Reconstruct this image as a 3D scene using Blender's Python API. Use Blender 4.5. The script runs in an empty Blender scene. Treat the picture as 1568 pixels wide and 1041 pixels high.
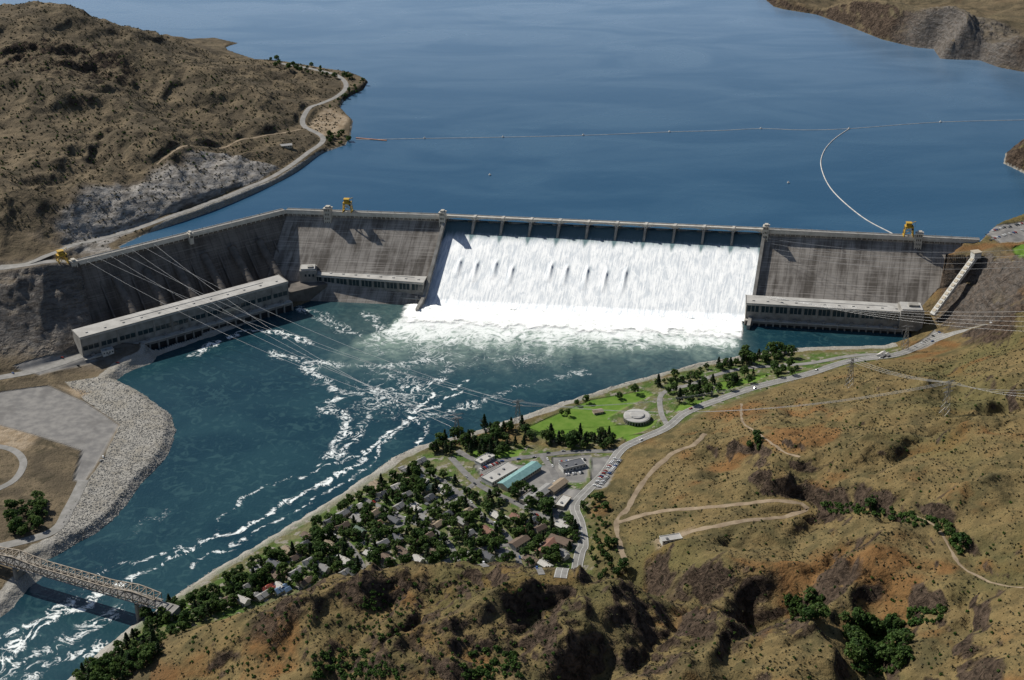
import bpy, bmesh, math, random, numpy as np
from math import radians, sin, cos, pi, atan2, sqrt
from mathutils import Vector
random.seed(7); rng=np.random.default_rng(7)
HC=875.0; TH=radians(27); FP=2000.0
CT,ST=cos(TH),sin(TH)
# image pixel cast through the camera -> world position at altitude z (metres above tailwater)
def P(u,v,z):
    du=(u-784)/FP; dv=(v-520.5)/FP
    t=(HC-z)/(ST+CT*dv)
    return np.array([du*t,(CT-ST*dv)*t,z],float)
def PV(u,v,z): return Vector(P(u,v,z))
# ---------------------------------------------------------------- noise
def perlin(x,y,seed=0):
    xi=np.floor(x).astype(np.int64); yi=np.floor(y).astype(np.int64)
    xf=x-xi; yf=y-yi
    def g(ix,iy,dx,dy):
        h=(ix*374761393+iy*668265263+seed*144269504)&0xffffffff
        h=((h^(h>>13))*1274126177)&0xffffffff
        h=h^(h>>16)
        a=(h%1024)*(2*pi/1024)
        return np.cos(a)*dx+np.sin(a)*dy
    u=xf*xf*xf*(xf*(xf*6-15)+10); v=yf*yf*yf*(yf*(yf*6-15)+10)
    a=g(xi,yi,xf,yf); b=g(xi+1,yi,xf-1,yf); c=g(xi,yi+1,xf,yf-1); d=g(xi+1,yi+1,xf-1,yf-1)
    return ((a*(1-u)+b*u)*(1-v)+(c*(1-u)+d*u)*v)*1.5
def fbm(x,y,o=4,seed=0):
    s=0;a=1;t=0
    for i in range(o):
        s=s+a*perlin(x*2**i,y*2**i,seed+i*17); t+=a; a*=.5
    return s/t
def ridged(x,y,o=4,seed=0):
    s=0;a=1;t=0
    for i in range(o):
        s=s+a*(1-2*np.abs(perlin(x*2**i,y*2**i,seed+i*13))); t+=a; a*=.5
    return s/t
def sstep(a,b,x):
    t=np.clip((x-a)/(b-a),0,1); return t*t*(3-2*t)
def polydist(poly,X,Y):
    n=len(poly); D=np.full(X.shape,1e18); ins=np.zeros(X.shape,bool)
    for i in range(n):
        x0,y0=poly[i][0],poly[i][1]; x1,y1=poly[(i+1)%n][0],poly[(i+1)%n][1]
        dx,dy=x1-x0,y1-y0; L=dx*dx+dy*dy+1e-9
        t=np.clip(((X-x0)*dx+(Y-y0)*dy)/L,0,1)
        D=np.minimum(D,(X-x0-t*dx)**2+(Y-y0-t*dy)**2)
        c=((y0>Y)!=(y1>Y))
        if abs(dy)>1e-9:
            ins^= c&(X<(x1-x0)*(Y-y0)/dy+x0)
    D=np.sqrt(D); return np.where(ins,-D,D)
def linedist(pl,X,Y):
    D=np.full(X.shape,1e18); Z=np.zeros(X.shape)
    for i in range(len(pl)-1):
        x0,y0,z0=pl[i]; x1,y1,z1=pl[i+1]
        dx,dy=x1-x0,y1-y0; L=dx*dx+dy*dy+1e-9
        t=np.clip(((X-x0)*dx+(Y-y0)*dy)/L,0,1)
        d=(X-x0-t*dx)**2+(Y-y0-t*dy)**2
        m=d<D; D=np.where(m,d,D); Z=np.where(m,z0+(z1-z0)*t,Z)
    return np.sqrt(D),Z
# ---------------------------------------------------------------- outlines
RIV=[(1395,516),(1350,530),(1230,533),(1160,541),(1080,554),(1010,572),(930,595),(850,620),(790,640),(745,655),(700,668),(640,682),(600,702),(560,730),(520,757),(455,797),(400,830),(340,865),(290,897),(250,925),(215,950),(190,968),(150,1000),(100,1045),(40,1100),(-80,1180),(-500,1180),(-250,1010),(-80,965),(0,945),(20,930),(45,900),(72,880),(60,862),(100,843),(150,815),(180,790),(215,742),(258,697),(269,660),(262,635),(215,600),(180,582),(190,572),(232,556),(240,545),(490,456),(480,450),(645,462),(1143,490),(1390,505)]
RIVW=[P(u,v,0) for u,v in RIV]
CREST=[(110,403),(437,322),(683,331),(1168,352),(1500,368)]
CW=[P(u,v,107) for u,v in CREST]
K0,KA,KB,KC,KD=CW
nf=np.array([ (KA-K0)[1], -(KA-K0)[0]]); nf/=np.linalg.norm(nf)
offB=(P(650,468,0)-KB)[:2]; offC=(P(1146,493,0)-KC)[:2]
LB=np.linalg.norm(offB); LC=np.linalg.norm(offC)
dB=offB/LB; dC=offC/LC
def up(p,d,o): return np.array([p[0]-d[0]*o,p[1]-d[1]*o,p[2]])
dam_side=[up(KD,dC,5),up(KC,dC,5),up(KB,dB,5),up(KA,dB,6),up(K0+(KA-K0)*.45,nf,5),up(K0+(KA-K0)*.25,nf,5)]
LK1=[(182,378),(215,362),(260,343),(330,318),(390,293),(430,275),(470,250),(490,235),(530,222),(537,205),(540,185),(520,165),(528,150),(555,138),(563,125),(540,114),(490,103),(430,93),(385,90),(350,80),(345,72),(365,66),(330,58),(290,60)]
LK2=[(1150,-20),(1185,10),(1200,14),(1250,22),(1300,40),(1350,60),(1400,72),(1430,75),(1440,90),(1500,92),(1530,103),(1568,110),(1700,130),(1800,200),(1650,215),(1568,222),(1540,235),(1537,250),(1568,265),(1640,300),(1600,325),(1560,335),(1520,350)]
shoreA=[P(u,v,100) for u,v in LK1]+[np.array([-1400,3180,100.]),np.array([-5000,3400,100.])]
farpts=[np.array([-5000,9000,100.]),np.array([4000,9000,100.]),np.array([1500,4800,100.])]
shoreB=[P(u,v,100) for u,v in LK2]
LAKEW=dam_side+shoreA+farpts+shoreB
# ---------------------------------------------------------------- terrain control points
C=[]
def c(*pts):
    for u,v,z in pts: C.append(P(u,v,z))
c((0,405,103),(0,325,156),(0,250,165),(0,150,200),(0,80,235),(0,12,262),(60,300,158),(70,200,185),(80,100,220),(80,12,258),(130,18,250),
  (-200,330,160),(-200,150,220),(-200,10,280),(-200,400,108),
  (200,355,102),(200,278,146),(200,200,154),(200,120,172),(200,48,188),(130,292,154),(130,370,102),(130,150,185),
  (280,68,150),(300,260,140),(350,270,120),(350,200,130),(350,130,142),(300,150,150),(350,95,115),(280,200,150),(280,110,160),
  (400,230,122),(400,150,130),(450,245,108),(450,200,114),(450,150,116),(450,112,106),(500,150,108),(500,200,105),(530,130,105),(330,80,118))
C+= [np.array([-1100,3000,150.]),np.array([-800,3050,110.]),np.array([-1500,2900,200.]),np.array([-900,3300,90.]),np.array([-2500,2500,250.]),np.array([-1700,3400,90])]
c((1568,60,150),(1568,0,260),(1400,20,180),(1400,40,150),(1250,0,140),(1500,70,130),(1700,60,220),(1700,-40,350),(1500,-60,360),(1250,-60,250),(1450,0,215))
c((1568,345,108),(1520,362,107),(1700,400,130),(1568,385,108),(1540,405,106),(1500,400,98),(1490,430,70),(1568,430,112),(1500,460,62),(1450,480,30),(1470,500,30),(1420,522,12),(1520,500,58),(1568,480,100),(1520,540,62),(1568,540,112),(1340,537,10),(1700,500,150))
c((1240,570,16),(1150,593,16),(1060,622,17),(1020,655,18),(935,715,19),(885,790,20),(895,840,22),(1370,543,18),(1240,545,10),(1100,575,10),(1000,605,13),(900,650,12),(820,665,10),(760,690,12))
c((1250,590,32),(1350,565,38),(1450,560,62),(1300,620,72),(1400,640,98),(1500,620,125),(1200,640,58),(1150,660,62),(1080,680,42),(1040,715,42),(1100,735,66),(1200,735,92),(1000,755,38),(1300,735,112),(1420,720,138),(1568,640,148),(1568,720,165),(1500,680,140),
  (1100,775,60),(1190,765,72),(1235,775,80),(1010,830,45),(950,800,30),(955,860,36),(1200,815,84),(1300,815,102),(1450,800,148),(1568,800,170),(1100,845,66),(1030,865,60),(1080,870,88),(1140,858,92),(1060,915,62),(1150,905,80),
  (1568,900,180),(1450,900,155),(1350,880,120),(1250,870,105),(1568,1041,195),(1450,1000,160),(1350,990,116),(1330,940,112),(1230,935,92),(1200,980,125),(1180,925,84),(1260,1041,140),(1400,1060,140))
c((700,700,12),(700,780,15),(700,850,19),(800,720,15),(800,800,17),(830,870,21),(600,760,12),(600,850,18),(560,870,18),(500,800,10),(460,880,15),(400,870,12),(350,890,12),(300,920,12),(250,950,12),(215,975,12),(640,700,9),(170,1010,10),(120,1060,10))
RIDGE=[(270,968,32),(330,952,50),(400,928,66),(500,900,82),(600,880,96),(700,867,102),(780,871,106),(860,886,104),(930,898,96),(1000,908,88)]
for u,v,z in RIDGE:
    p=P(u,v,z); C.append(p)
    C.append(np.array([p[0],p[1]+45,max(18.,z-45*1.05)]))
    dd=(z-18)/1.; C.append(np.array([p[0],p[1]+dd,18.]))
c((230,1010,28),(300,1000,52),(300,1045,58),(400,1000,84),(400,1045,88),(500,950,96),(500,1041,100),(600,940,110),(600,1041,112),(700,940,119),(700,1041,122),(800,950,126),(800,1041,132),(900,960,128),(900,1041,136),(1000,960,118),(1000,1041,140),(1090,940,98),(1100,1000,132),(1100,1060,140),(180,1045,15),(230,1100,20),(400,1150,100),(700,1200,140),(1100,1200,170),(1500,1200,220),(100,1150,12))
c((60,600,11),(100,690,11),(130,640,11),(0,680,13),(100,780,9),(30,760,11),(0,800,12),(0,620,12),(-200,650,20),(-300,800,20),(-100,880,12),(10,880,9),(0,575,17),(60,565,17),(130,545,13),(150,580,9),
  (0,415,104),(0,470,70),(0,520,40),(80,412,103),(80,460,72),(90,510,38),(-200,420,108),(-200,480,75),(-200,570,25),(-300,900,15),(200,610,8),(220,680,8),(170,760,7))
C+= [np.array(q,float) for q in [(0,300,200),(-1500,300,120),(1800,300,300),(1800,1200,260),(1800,2000,180),(-1600,1200,120),(-1600,1800,220),(1800,3000,250),(1800,4100,450),(800,4100,300),(-600,800,12),(-900,700,20),(-400,700,15),(-300,500,60),(-150,800,60)]]
C=np.array(C)
S=500.
cx,cy=C[:,0]/S,C[:,1]/S; N=len(C)
def U(r2): return .5*r2*np.log(r2+1e-12)
A=np.zeros((N+3,N+3)); r2=(cx[:,None]-cx)**2+(cy[:,None]-cy)**2
A[:N,:N]=U(r2)+np.eye(N)*.0012; A[:N,N]=1;A[:N,N+1]=cx;A[:N,N+2]=cy;A[N,:N]=1;A[N+1,:N]=cx;A[N+2,:N]=cy
W=np.linalg.solve(A,np.concatenate([C[:,2],[0,0,0]]))
gx=np.arange(-1700,1901,12.); gy=np.arange(400,4201,12.)
GX,GY=np.meshgrid(gx/S,gy/S)
TP=W[N]+W[N+1]*GX+W[N+2]*GY
for i in range(N): TP+=W[i]*U((GX-cx[i])**2+(GY-cy[i])**2)
TP=np.clip(TP,5,480)
def bil(xs,ys,Z,x,y):
    x=np.clip(x,xs[0],xs[-1]-1e-6); y=np.clip(y,ys[0],ys[-1]-1e-6)
    i=np.clip(np.searchsorted(xs,x,side='right')-1,0,len(xs)-2); j=np.clip(np.searchsorted(ys,y,side='right')-1,0,len(ys)-2)
    fx=(x-xs[i])/(xs[i+1]-xs[i]); fy=(y-ys[j])/(ys[j+1]-ys[j])
    return (Z[j,i]*(1-fx)+Z[j,i+1]*fx)*(1-fy)+(Z[j+1,i]*(1-fx)+Z[j+1,i+1]*fx)*fy
def axis(a,b,fine,lo,hi,grow):
    r=list(np.arange(a,b,fine)); s=fine
    while r[-1]<hi: s*=grow; r.append(r[-1]+s)
    l=[];s=fine;x=a
    while x>lo: s*=grow*1.05; x-=s; l.append(x)
    return np.array(l[::-1]+r)
XS=axis(-1050,1100,3.0,-9000,9000,1.07)
ya=list(np.arange(800,1750,2.8)); s=2.8
while ya[-1]<3600: s=min(8,s*1.006); ya.append(ya[-1]+s)
while ya[-1]<16000: s*=1.12; ya.append(ya[-1]+s)
yb=[];s=3.;y=800
while y>-3000: s*=1.15; y-=s; yb.append(y)
YS=np.array(yb[::-1]+ya)
X,Y=np.meshgrid(XS,YS)
def hs(x,y): return bil(XS,YS,Hh,np.asarray(x,float),np.asarray(y,float))
def Gm(uv):
    uv=np.array(uv,float); du=(uv[:,0]-784)/FP; dv=(uv[:,1]-520.5)/FP
    dy=CT-ST*dv; dz=-ST-CT*dv
    done=np.zeros(len(uv),bool); tr=np.zeros(len(uv)); t=np.full(len(uv),500.); prev=t.copy()
    for k in range(1500):
        x=du*t;y=dy*t;z=HC+dz*t
        hit=(~done)&(z<=hs(x,y))
        if hit.any():
            lo=prev[hit];hi=t[hit]
            for _ in range(8):
                m=(lo+hi)/2; b=(HC+dz[hit]*m)<=hs(du[hit]*m,dy[hit]*m)
                hi=np.where(b,m,hi); lo=np.where(b,lo,m)
            tr[hit]=hi; done|=hit
        if done.all(): break
        prev=t.copy(); t=t+3.5*(1+t/3000)
    tr=np.where(done,tr,t)
    x=du*tr;y=dy*tr
    return np.stack([x,y,hs(x,y)],1)
def G(u,v): return Gm([(u,v)])[0]
def smooth_line(pts,step=6):
    pts=np.array(pts); out=[]
    p=np.vstack([2*pts[0]-pts[1],pts,2*pts[-1]-pts[-2]])
    for i in range(1,len(p)-2):
        L=np.linalg.norm(p[i+1]-p[i]); k=max(1,int(L/step))
        for j in range(k):
            t=j/k; out.append(.5*((2*p[i])+(-p[i-1]+p[i+1])*t+(2*p[i-1]-5*p[i]+4*p[i+1]-p[i+2])*t*t+(-p[i-1]+3*p[i]-3*p[i+1]+p[i+2])*t**3))
    out.append(pts[-1]); return np.array(out)
def bbox_idx(pl,pad):
    i0,i1=np.searchsorted(XS,[pl[:,0].min()-pad,pl[:,0].max()+pad]); j0,j1=np.searchsorted(YS,[pl[:,1].min()-pad,pl[:,1].max()+pad])
    return slice(j0,j1),slice(i0,i1)
Hh=bil(gx,gy,TP,X,Y)
# drainages (depth>0) and spurs (depth<0)
DR=[([(1170,945),(1215,925),(1255,895),(1280,850)],24,26),([(1350,1060),(1335,985),(1375,935),(1480,905)],26,34),([(1250,785),(1350,788),(1440,810),(1490,848),(1568,880)],18,24),
 ([(900,1045),(960,1000),(1030,955),(1062,912)],22,28),([(480,1045),(560,995),(650,930),(700,885)],20,26),([(300,1045),(365,995),(420,942)],14,22),
 ([(1250,722),(1340,705),(1410,675),(1480,640),(1568,600)],24,30),([(740,1045),(790,990),(850,925)],18,24),([(1100,690),(1180,715),(1250,722)],14,22),([(1190,600),(1240,640),(1330,650)],13,22),([(1070,700),(1140,760)],10,18),
 ([(1440,560),(1480,600),(1568,620)],14,26),([(1120,830),(1200,835),(1260,800)],12,20),([(1480,1045),(1440,980),(1500,940)],15,26),([(1120,1045),(1130,990),(1170,945)],16,24),
 ([(1180,745),(1300,735),(1400,700),(1500,665)],-18,24),([(1040,850),(1110,825),(1250,822),(1360,838)],-13,26),([(600,1010),(700,965),(800,935),(860,905)],-16,22),([(380,990),(480,945),(580,905)],-14,20),([(850,1010),(920,950),(960,915)],-14,20),([(1240,1000),(1290,930),(1330,880)],-17,26),([(1060,1041),(1090,990),(1110,940)],-12,20),([(1400,1000),(1450,950),(1540,930)],-16,26),([(1080,690),(1150,680),(1230,690)],-9,18),
 ([(1300,560),(1360,600),(1430,600)],-9,20),([(1500,760),(1420,775),(1330,760)],-10,22),
 ([(0,220),(100,215),(200,240),(300,250)],14,45),([(150,110),(260,150),(340,215)],16,40),([(0,120),(80,150),(180,170),(230,220)],-16,45),([(180,90),(300,120),(420,170)],-14,40),([(40,280),(120,250),(160,200)],14,30)]
for uv,dep,wd in DR:
    pl=Gm(uv); sl=bbox_idx(pl,wd*3+30)
    xx=X[sl]+fbm(X[sl]/50,Y[sl]/50,3,71)*26; yy=Y[sl]+fbm(X[sl]/50,Y[sl]/50,3,72)*26
    d,_=linedist(pl,xx,yy); Hh[sl]-=dep*np.exp(-(d/wd)**1.4)*sstep(24,60,Hh[sl])
sdr=polydist(RIVW,X,Y)+fbm(X/25,Y/25,3,5)*4
sdl=polydist(LAKEW,X,Y)
sdl=np.where(sdl>0,sdl+fbm(X/40,Y/40,4,9)*9*sstep(0,1,np.abs(sdl)/10),sdl)
ROCKB=[(560,905,90,70),(650,930,108,70),(750,900,108,70),(860,930,115,60),(1075,895,80,48),(1130,890,85,48),(960,940,115,60),(480,920,80,40),
 (40,460,80,100),(90,500,50,70),(-60,480,80,110),(1500,440,75,80),(1560,420,108,70),(1470,480,40,50),(1540,480,90,50),(1225,740,95,25),(1080,960,118,60),(1180,960,110,60),(440,950,85,45),(700,1010,122,70),(1270,900,108,40),(820,1000,125,60),(560,1010,104,50),(1000,1010,125,45),(60,80,240,120),(150,100,200,90),(1480,40,160,200),(1568,60,200,200)]
rock=np.zeros_like(X)
for u,v,z,r in ROCKB:
    p=P(u,v,z); d=np.hypot(X-p[0],Y-p[1]); rock=np.maximum(rock,1-sstep(r*.45,r,d+fbm(X/30,Y/30,4,2)*26))
H0=Hh.copy()
amp=sstep(26,75,Hh)*(0.25+.75*sstep(10,110,np.abs(sdl)))*sstep(25,90,sdr)
warpx=X+fbm(X/120,Y/120,3,21)*60; warpy=Y+fbm(X/120,Y/120,3,22)*60
mac=(ridged(warpx/190,warpy/190,4,3)-.25)*18+(ridged(warpx/85,warpy/85,2,8)-.2)*4+fbm(X/45,Y/45,2,4)*3
leftm=sstep(-250,-500,X)*sstep(1750,1850,Y)
fgm=1-.2*sstep(900,1100,Y)*(1-leftm)
Hh=Hh+amp*mac*(fgm+leftm*.1)
# ribs run roughly down-slope: stretched ridged noise
rn=ridged((warpx*.8+warpy*.3)/30,(warpy*.8-warpx*.3)/62,4,31)
rz_=rock*np.maximum(amp,.55*sstep(8,30,sdr)*sstep(15,40,H0))
Hh=Hh+rz_*((rn-.2)*8.5+np.abs(fbm(X/14,Y/14,3,33))*4)
Hh=Hh+amp*(fbm(X/9,Y/9,2,41)*.6)
cliff=sstep(14,22,sdl)*(1-sstep(70,140,sdl+fbm(X/60,Y/60,3,53)*50))*leftm*sstep(-330,-410,X)*(Y<2170)
Hh=Hh+cliff*(ridged(X/26,Y/26,4,51)-.3)*4
labut=sstep(-480,-560,X)*(1-sstep(1745,1775,Y))*sstep(1590,1630,Y)
Hh=np.where(sdl<60,np.maximum(Hh,100.4+np.clip(sdl*.3,0,3)),Hh)
Hh=np.minimum(Hh,np.where(Y>1650,101.0+np.maximum(sdl,0)*(1.25),1e9))
Hh=np.where(sdl<0,np.maximum(100+sdl*.5-.6,75),Hh)
bank=.2+np.maximum(sdr,0)*.42+np.maximum(sdr,0)**2*.024
bank=bank+rock*np.clip(rn*5,0,9)*sstep(5,20,sdr)
Hh=np.where(sdr>0,np.minimum(Hh,bank),np.maximum(-8,sdr*.35-.5))
foot=[up(KD+(KC-KD)*.06,dC,3),up(KC,dC,3),up(KB,dB,3),up(KA,dB,3),up(K0+(KA-K0)*.04,nf,3),P(150,545,0),P(240,540,0),P(485,452,0),P(650,468,0),P(1146,492,0),P(1385,505,0),P(1410,490,0),P(1445,455,30)]
fd=polydist(foot,X,Y)
Hh=np.where(fd<0,np.minimum(Hh,-4.),Hh)
# ---------------------------------------------------------------- node helpers
class NB:
    def __init__(s,name):
        s.m=bpy.data.materials.new(name); s.m.use_nodes=True; s.t=s.m.node_tree; s.t.nodes.clear()
        s.out=s.t.nodes.new('ShaderNodeOutputMaterial'); s.b=s.node('ShaderNodeBsdfPrincipled'); s.link(s.b.outputs[0],s.out.inputs[0])
        s.geo=s.node('ShaderNodeNewGeometry'); s.pos=s.geo.outputs['Position']
    def link(s,a,b): s.t.links.new(a,b)
    def set(s,inp,v):
        if isinstance(v,bpy.types.NodeSocket): s.link(v,inp)
        elif isinstance(v,(tuple,list)) and len(v)==3 and inp.type=='RGBA': inp.default_value=(*v,1)
        else: inp.default_value=v
    def node(s,t,ins=None,**pr):
        n=s.t.nodes.new(t)
        for k,v in pr.items(): setattr(n,k,v)
        for k,v in (ins or {}).items(): s.set(n.inputs[k],v)
        return n
    def noise(s,scale,detail=3,vec=None,dist=0,rough=.5):
        return s.node('ShaderNodeTexNoise',{'Vector':vec if vec is not None else s.pos,'Scale':scale,'Detail':detail,'Distortion':dist,'Roughness':rough}).outputs['Fac']
    def vor(s,scale,vec=None,out='Distance',**kw):
        return s.node('ShaderNodeTexVoronoi',{'Vector':vec if vec is not None else s.pos,'Scale':scale},**kw).outputs[out]
    def mix(s,f,a,b):
        n=s.node('ShaderNodeMix',data_type='RGBA'); s.set(n.inputs[0],f); s.set(n.inputs[6],a); s.set(n.inputs[7],b); return n.outputs[2]
    def ramp(s,f,a,b,c0=0.,c1=1.):
        n=s.node('ShaderNodeMapRange',interpolation_type='SMOOTHSTEP'); s.set(n.inputs[0],f)
        for i,v in zip((1,2,3,4),(a,b,c0,c1)): s.set(n.inputs[i],v)
        return n.outputs[0]
    def math(s,op,a,b=0.,cl=False):
        n=s.node('ShaderNodeMath',operation=op,use_clamp=cl); s.set(n.inputs[0],a); s.set(n.inputs[1],b); return n.outputs[0]
    def attr(s,name,out='Fac'): return s.node('ShaderNodeAttribute',attribute_name=name).outputs[out]
    def mapping(s,vec,scale): return s.node('ShaderNodeMapping',{'Vector':vec,'Scale':scale}).outputs[0]
    def bump(s,h,strength=.5,dist=1.): 
        n=s.node('ShaderNodeBump',{'Height':h,'Strength':strength,'Distance':dist}); s.link(n.outputs[0],s.b.inputs['Normal'])
    def color(s,v): s.set(s.b.inputs['Base Color'],v)
    def rough(s,v): s.set(s.b.inputs['Roughness'],v)
def simple(name,c0,c1=None,scale=.5,rough=.8,metal=0.,bump=0.,detail=4):
    n=NB(name); c1=c1 or tuple(x*.7 for x in c0)
    f=n.noise(scale,detail); n.color(n.mix(n.ramp(f,.3,.7),c0,c1)); n.rough(rough); n.b.inputs['Metallic'].default_value=metal
    if bump: n.bump(n.noise(scale*3,3),bump,.5)
    return n.m
# terrain
n=NB('hillside_ground')
big=n.noise(.005,4); med=n.noise(.020,5,dist=.6); fine=n.noise(.3,4); sm=n.noise(.09,4); fl=n.noise(.9,2)
nz=n.node('ShaderNodeSeparateXYZ',{0:n.geo.outputs['Normal']}).outputs[2]
col=n.mix(n.ramp(med,.36,.60),(.088,.074,.034),(.168,.122,.054))
col=n.mix(n.ramp(sm,.42,.64,0.,.45),col,(.232,.172,.078))
orange=n.attr('orange')
col=n.mix(n.math('MULTIPLY',n.ramp(n.math('ADD',n.noise(.013,4,dist=.5),n.math('MULTIPLY',orange,.14)),.54,.69),.62),col,(.20,.088,.030))
col=n.mix(n.math('MULTIPLY',n.ramp(big,.52,.66),.5),col,(.088,.094,.034))
lh=n.attr('lefthill')
col=n.mix(lh,col,n.mix(n.ramp(med,.35,.65),(.092,.074,.050),(.172,.134,.086)))
sp=n.vor(.36,feature='F1'); sp2=n.vor(.11)
spot=n.math('MULTIPLY',n.ramp(sp,.38,.14),n.ramp(sm,.40,.58))
col=n.mix(n.math('MULTIPLY',spot,.75),col,(.03,.033,.017))
spot2=n.math('MULTIPLY',n.ramp(sp2,.42,.12),n.ramp(med,.44,.60))
col=n.mix(n.math('MULTIPLY',spot2,.5),col,(.038,.037,.020))
col=n.mix(n.math('MULTIPLY',n.ramp(n.noise(.035,5,dist=.8),.55,.64),n.ramp(lh,0.,1.,.25,.55)),col,(.036,.034,.021))
col=n.mix(n.ramp(fl,.4,.72,0.,.28),col,(.035,.030,.018))
rockf=n.math('MAXIMUM',n.math('MULTIPLY',n.attr('rock'),n.ramp(n.math('ADD',nz,n.math('MULTIPLY',sm,.34)),1.13,.98)),n.ramp(n.math('ADD',nz,n.math('MULTIPLY',sm,.2)),.86,.74),True)
rn_=n.noise(.12,6,dist=1.,rough=.7); rcol=n.mix(n.ramp(rn_,.35,.65),(.026,.019,.014),(.128,.092,.066))
cl=n.attr('cliff')
lay=n.noise(.05,6,vec=n.mapping(n.pos,(1,1,5.)),dist=.7,rough=.7)
rcol=n.mix(cl,rcol,n.mix(n.ramp(lay,.36,.62),(.135,.125,.113),(.31,.295,.275)))
col=n.mix(rockf,col,rcol)
col=n.mix(n.math('MULTIPLY',cl,n.ramp(sm,.3,.55,.65,.97)),col,rcol)
gr=n.mix(n.ramp(n.vor(1.3),.1,.8),(.17,.165,.15),(.40,.38,.34)); gr=n.mix(n.ramp(n.noise(.05,4),.4,.65,0.,.5),gr,(.24,.215,.17))
col=n.mix(n.ramp(n.math('ADD',n.attr('gravel'),n.math('MULTIPLY',n.math('SUBTRACT',sm,.5),.6)),.3,.6),col,gr)
tw=n.mix(n.ramp(n.noise(.06,4),.4,.6),(.068,.115,.026),(.145,.142,.07)); tw=n.mix(n.ramp(n.noise(.13,2),.56,.66),tw,(.25,.23,.19))
col=n.mix(n.attr('town'),col,tw)
col=n.mix(n.attr('lawn'),col,n.mix(n.ramp(sm,.3,.7),(.085,.165,.022),(.13,.205,.038)))
col=n.mix(n.attr('dirt'),col,n.mix(n.ramp(sm,.3,.7),(.33,.265,.19),(.22,.165,.105)))
pvc=n.mix(n.ramp(sm,.3,.7),(.17,.165,.16),(.25,.24,.225)); pvc=n.mix(n.ramp(n.noise(.02,5,dist=1.),.5,.62,0.,.5),pvc,(.13,.125,.12))
col=n.mix(n.attr('paved'),col,pvc)
n.color(col); n.rough(.95); n.b.inputs['Specular IOR Level'].default_value=.1
nat=n.math('SUBTRACT',1.,n.math('MAXIMUM',n.attr('paved'),n.attr('lawn')))
n.bump(n.math('MULTIPLY',nat,n.math('ADD',n.math('MULTIPLY',fine,.7),n.math('ADD',n.math('MULTIPLY',n.noise(.07,5,rough=.65),2.6),n.math('MULTIPLY',n.math('MULTIPLY',rn_,rockf),7.)))),.8,1.8)
M_TER=n.m
def lake_mat():
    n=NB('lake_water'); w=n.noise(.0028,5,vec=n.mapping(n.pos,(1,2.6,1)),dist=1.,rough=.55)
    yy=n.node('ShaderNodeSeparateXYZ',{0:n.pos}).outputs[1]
    far_glare=n.ramp(yy,1900.,4100.)  # paler with distance: sky glare and haze put into the water colour
    n.color(n.mix(far_glare,n.mix(n.ramp(w,.35,.65),(.020,.070,.130),(.032,.090,.155)),n.mix(n.ramp(w,.35,.65),(.13,.215,.33),(.19,.28,.40)))); n.rough(n.ramp(w,.35,.68,.14,.30)); n.b.inputs['IOR'].default_value=1.333
    n.bump(n.math('ADD',n.noise(.25,3),n.noise(.06,3)),.35,.8); return n.m
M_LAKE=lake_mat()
n=NB('river_water')
d=n.attr('foam'); aer=n.attr('aer')
v1=n.noise(.042,6,dist=1.7,rough=.62); r1=n.math('SUBTRACT',1.,n.math('MULTIPLY',n.math('ABSOLUTE',n.math('SUBTRACT',v1,.5)),5.))
v2=n.noise(.13,5,dist=1.2,rough=.65)
lowf=n.noise(.012,3,dist=1.)
rr=n.math('ADD',n.math('MULTIPLY',r1,.62),n.math('ADD',n.math('MULTIPLY',v2,.45),n.math('MULTIPLY',n.math('SUBTRACT',lowf,.5),.4)))
thr=n.math('SUBTRACT',1.16,d)
wdt=n.ramp(aer,0.,1.,.24,.75)
fo=n.ramp(n.math('DIVIDE',n.math('SUBTRACT',rr,thr),wdt),0.,1.)
deep=n.mix(n.ramp(n.noise(.006,4,dist=.8),.38,.62),(.007,.034,.050),(.014,.050,.064))
deep=n.mix(n.ramp(n.noise(.05,5,dist=2.),.5,.68,0.,.4),deep,(.045,.105,.11))
deep=n.mix(n.math('MULTIPLY',aer,n.ramp(n.noise(.06,5,dist=1.5),.3,.7,.45,1.)),deep,(.34,.44,.36))
n.color(n.mix(fo,deep,(.80,.83,.81))); n.rough(n.ramp(fo,0.,1.,.2,.9)); n.b.inputs['IOR'].default_value=1.333
n.bump(n.math('ADD',n.noise(.3,4),n.math('ADD',n.math('MULTIPLY',n.noise(.07,3,dist=1.),1.2),n.math('MULTIPLY',fo,.4))),.4,.8)
M_RIV=n.m
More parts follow.
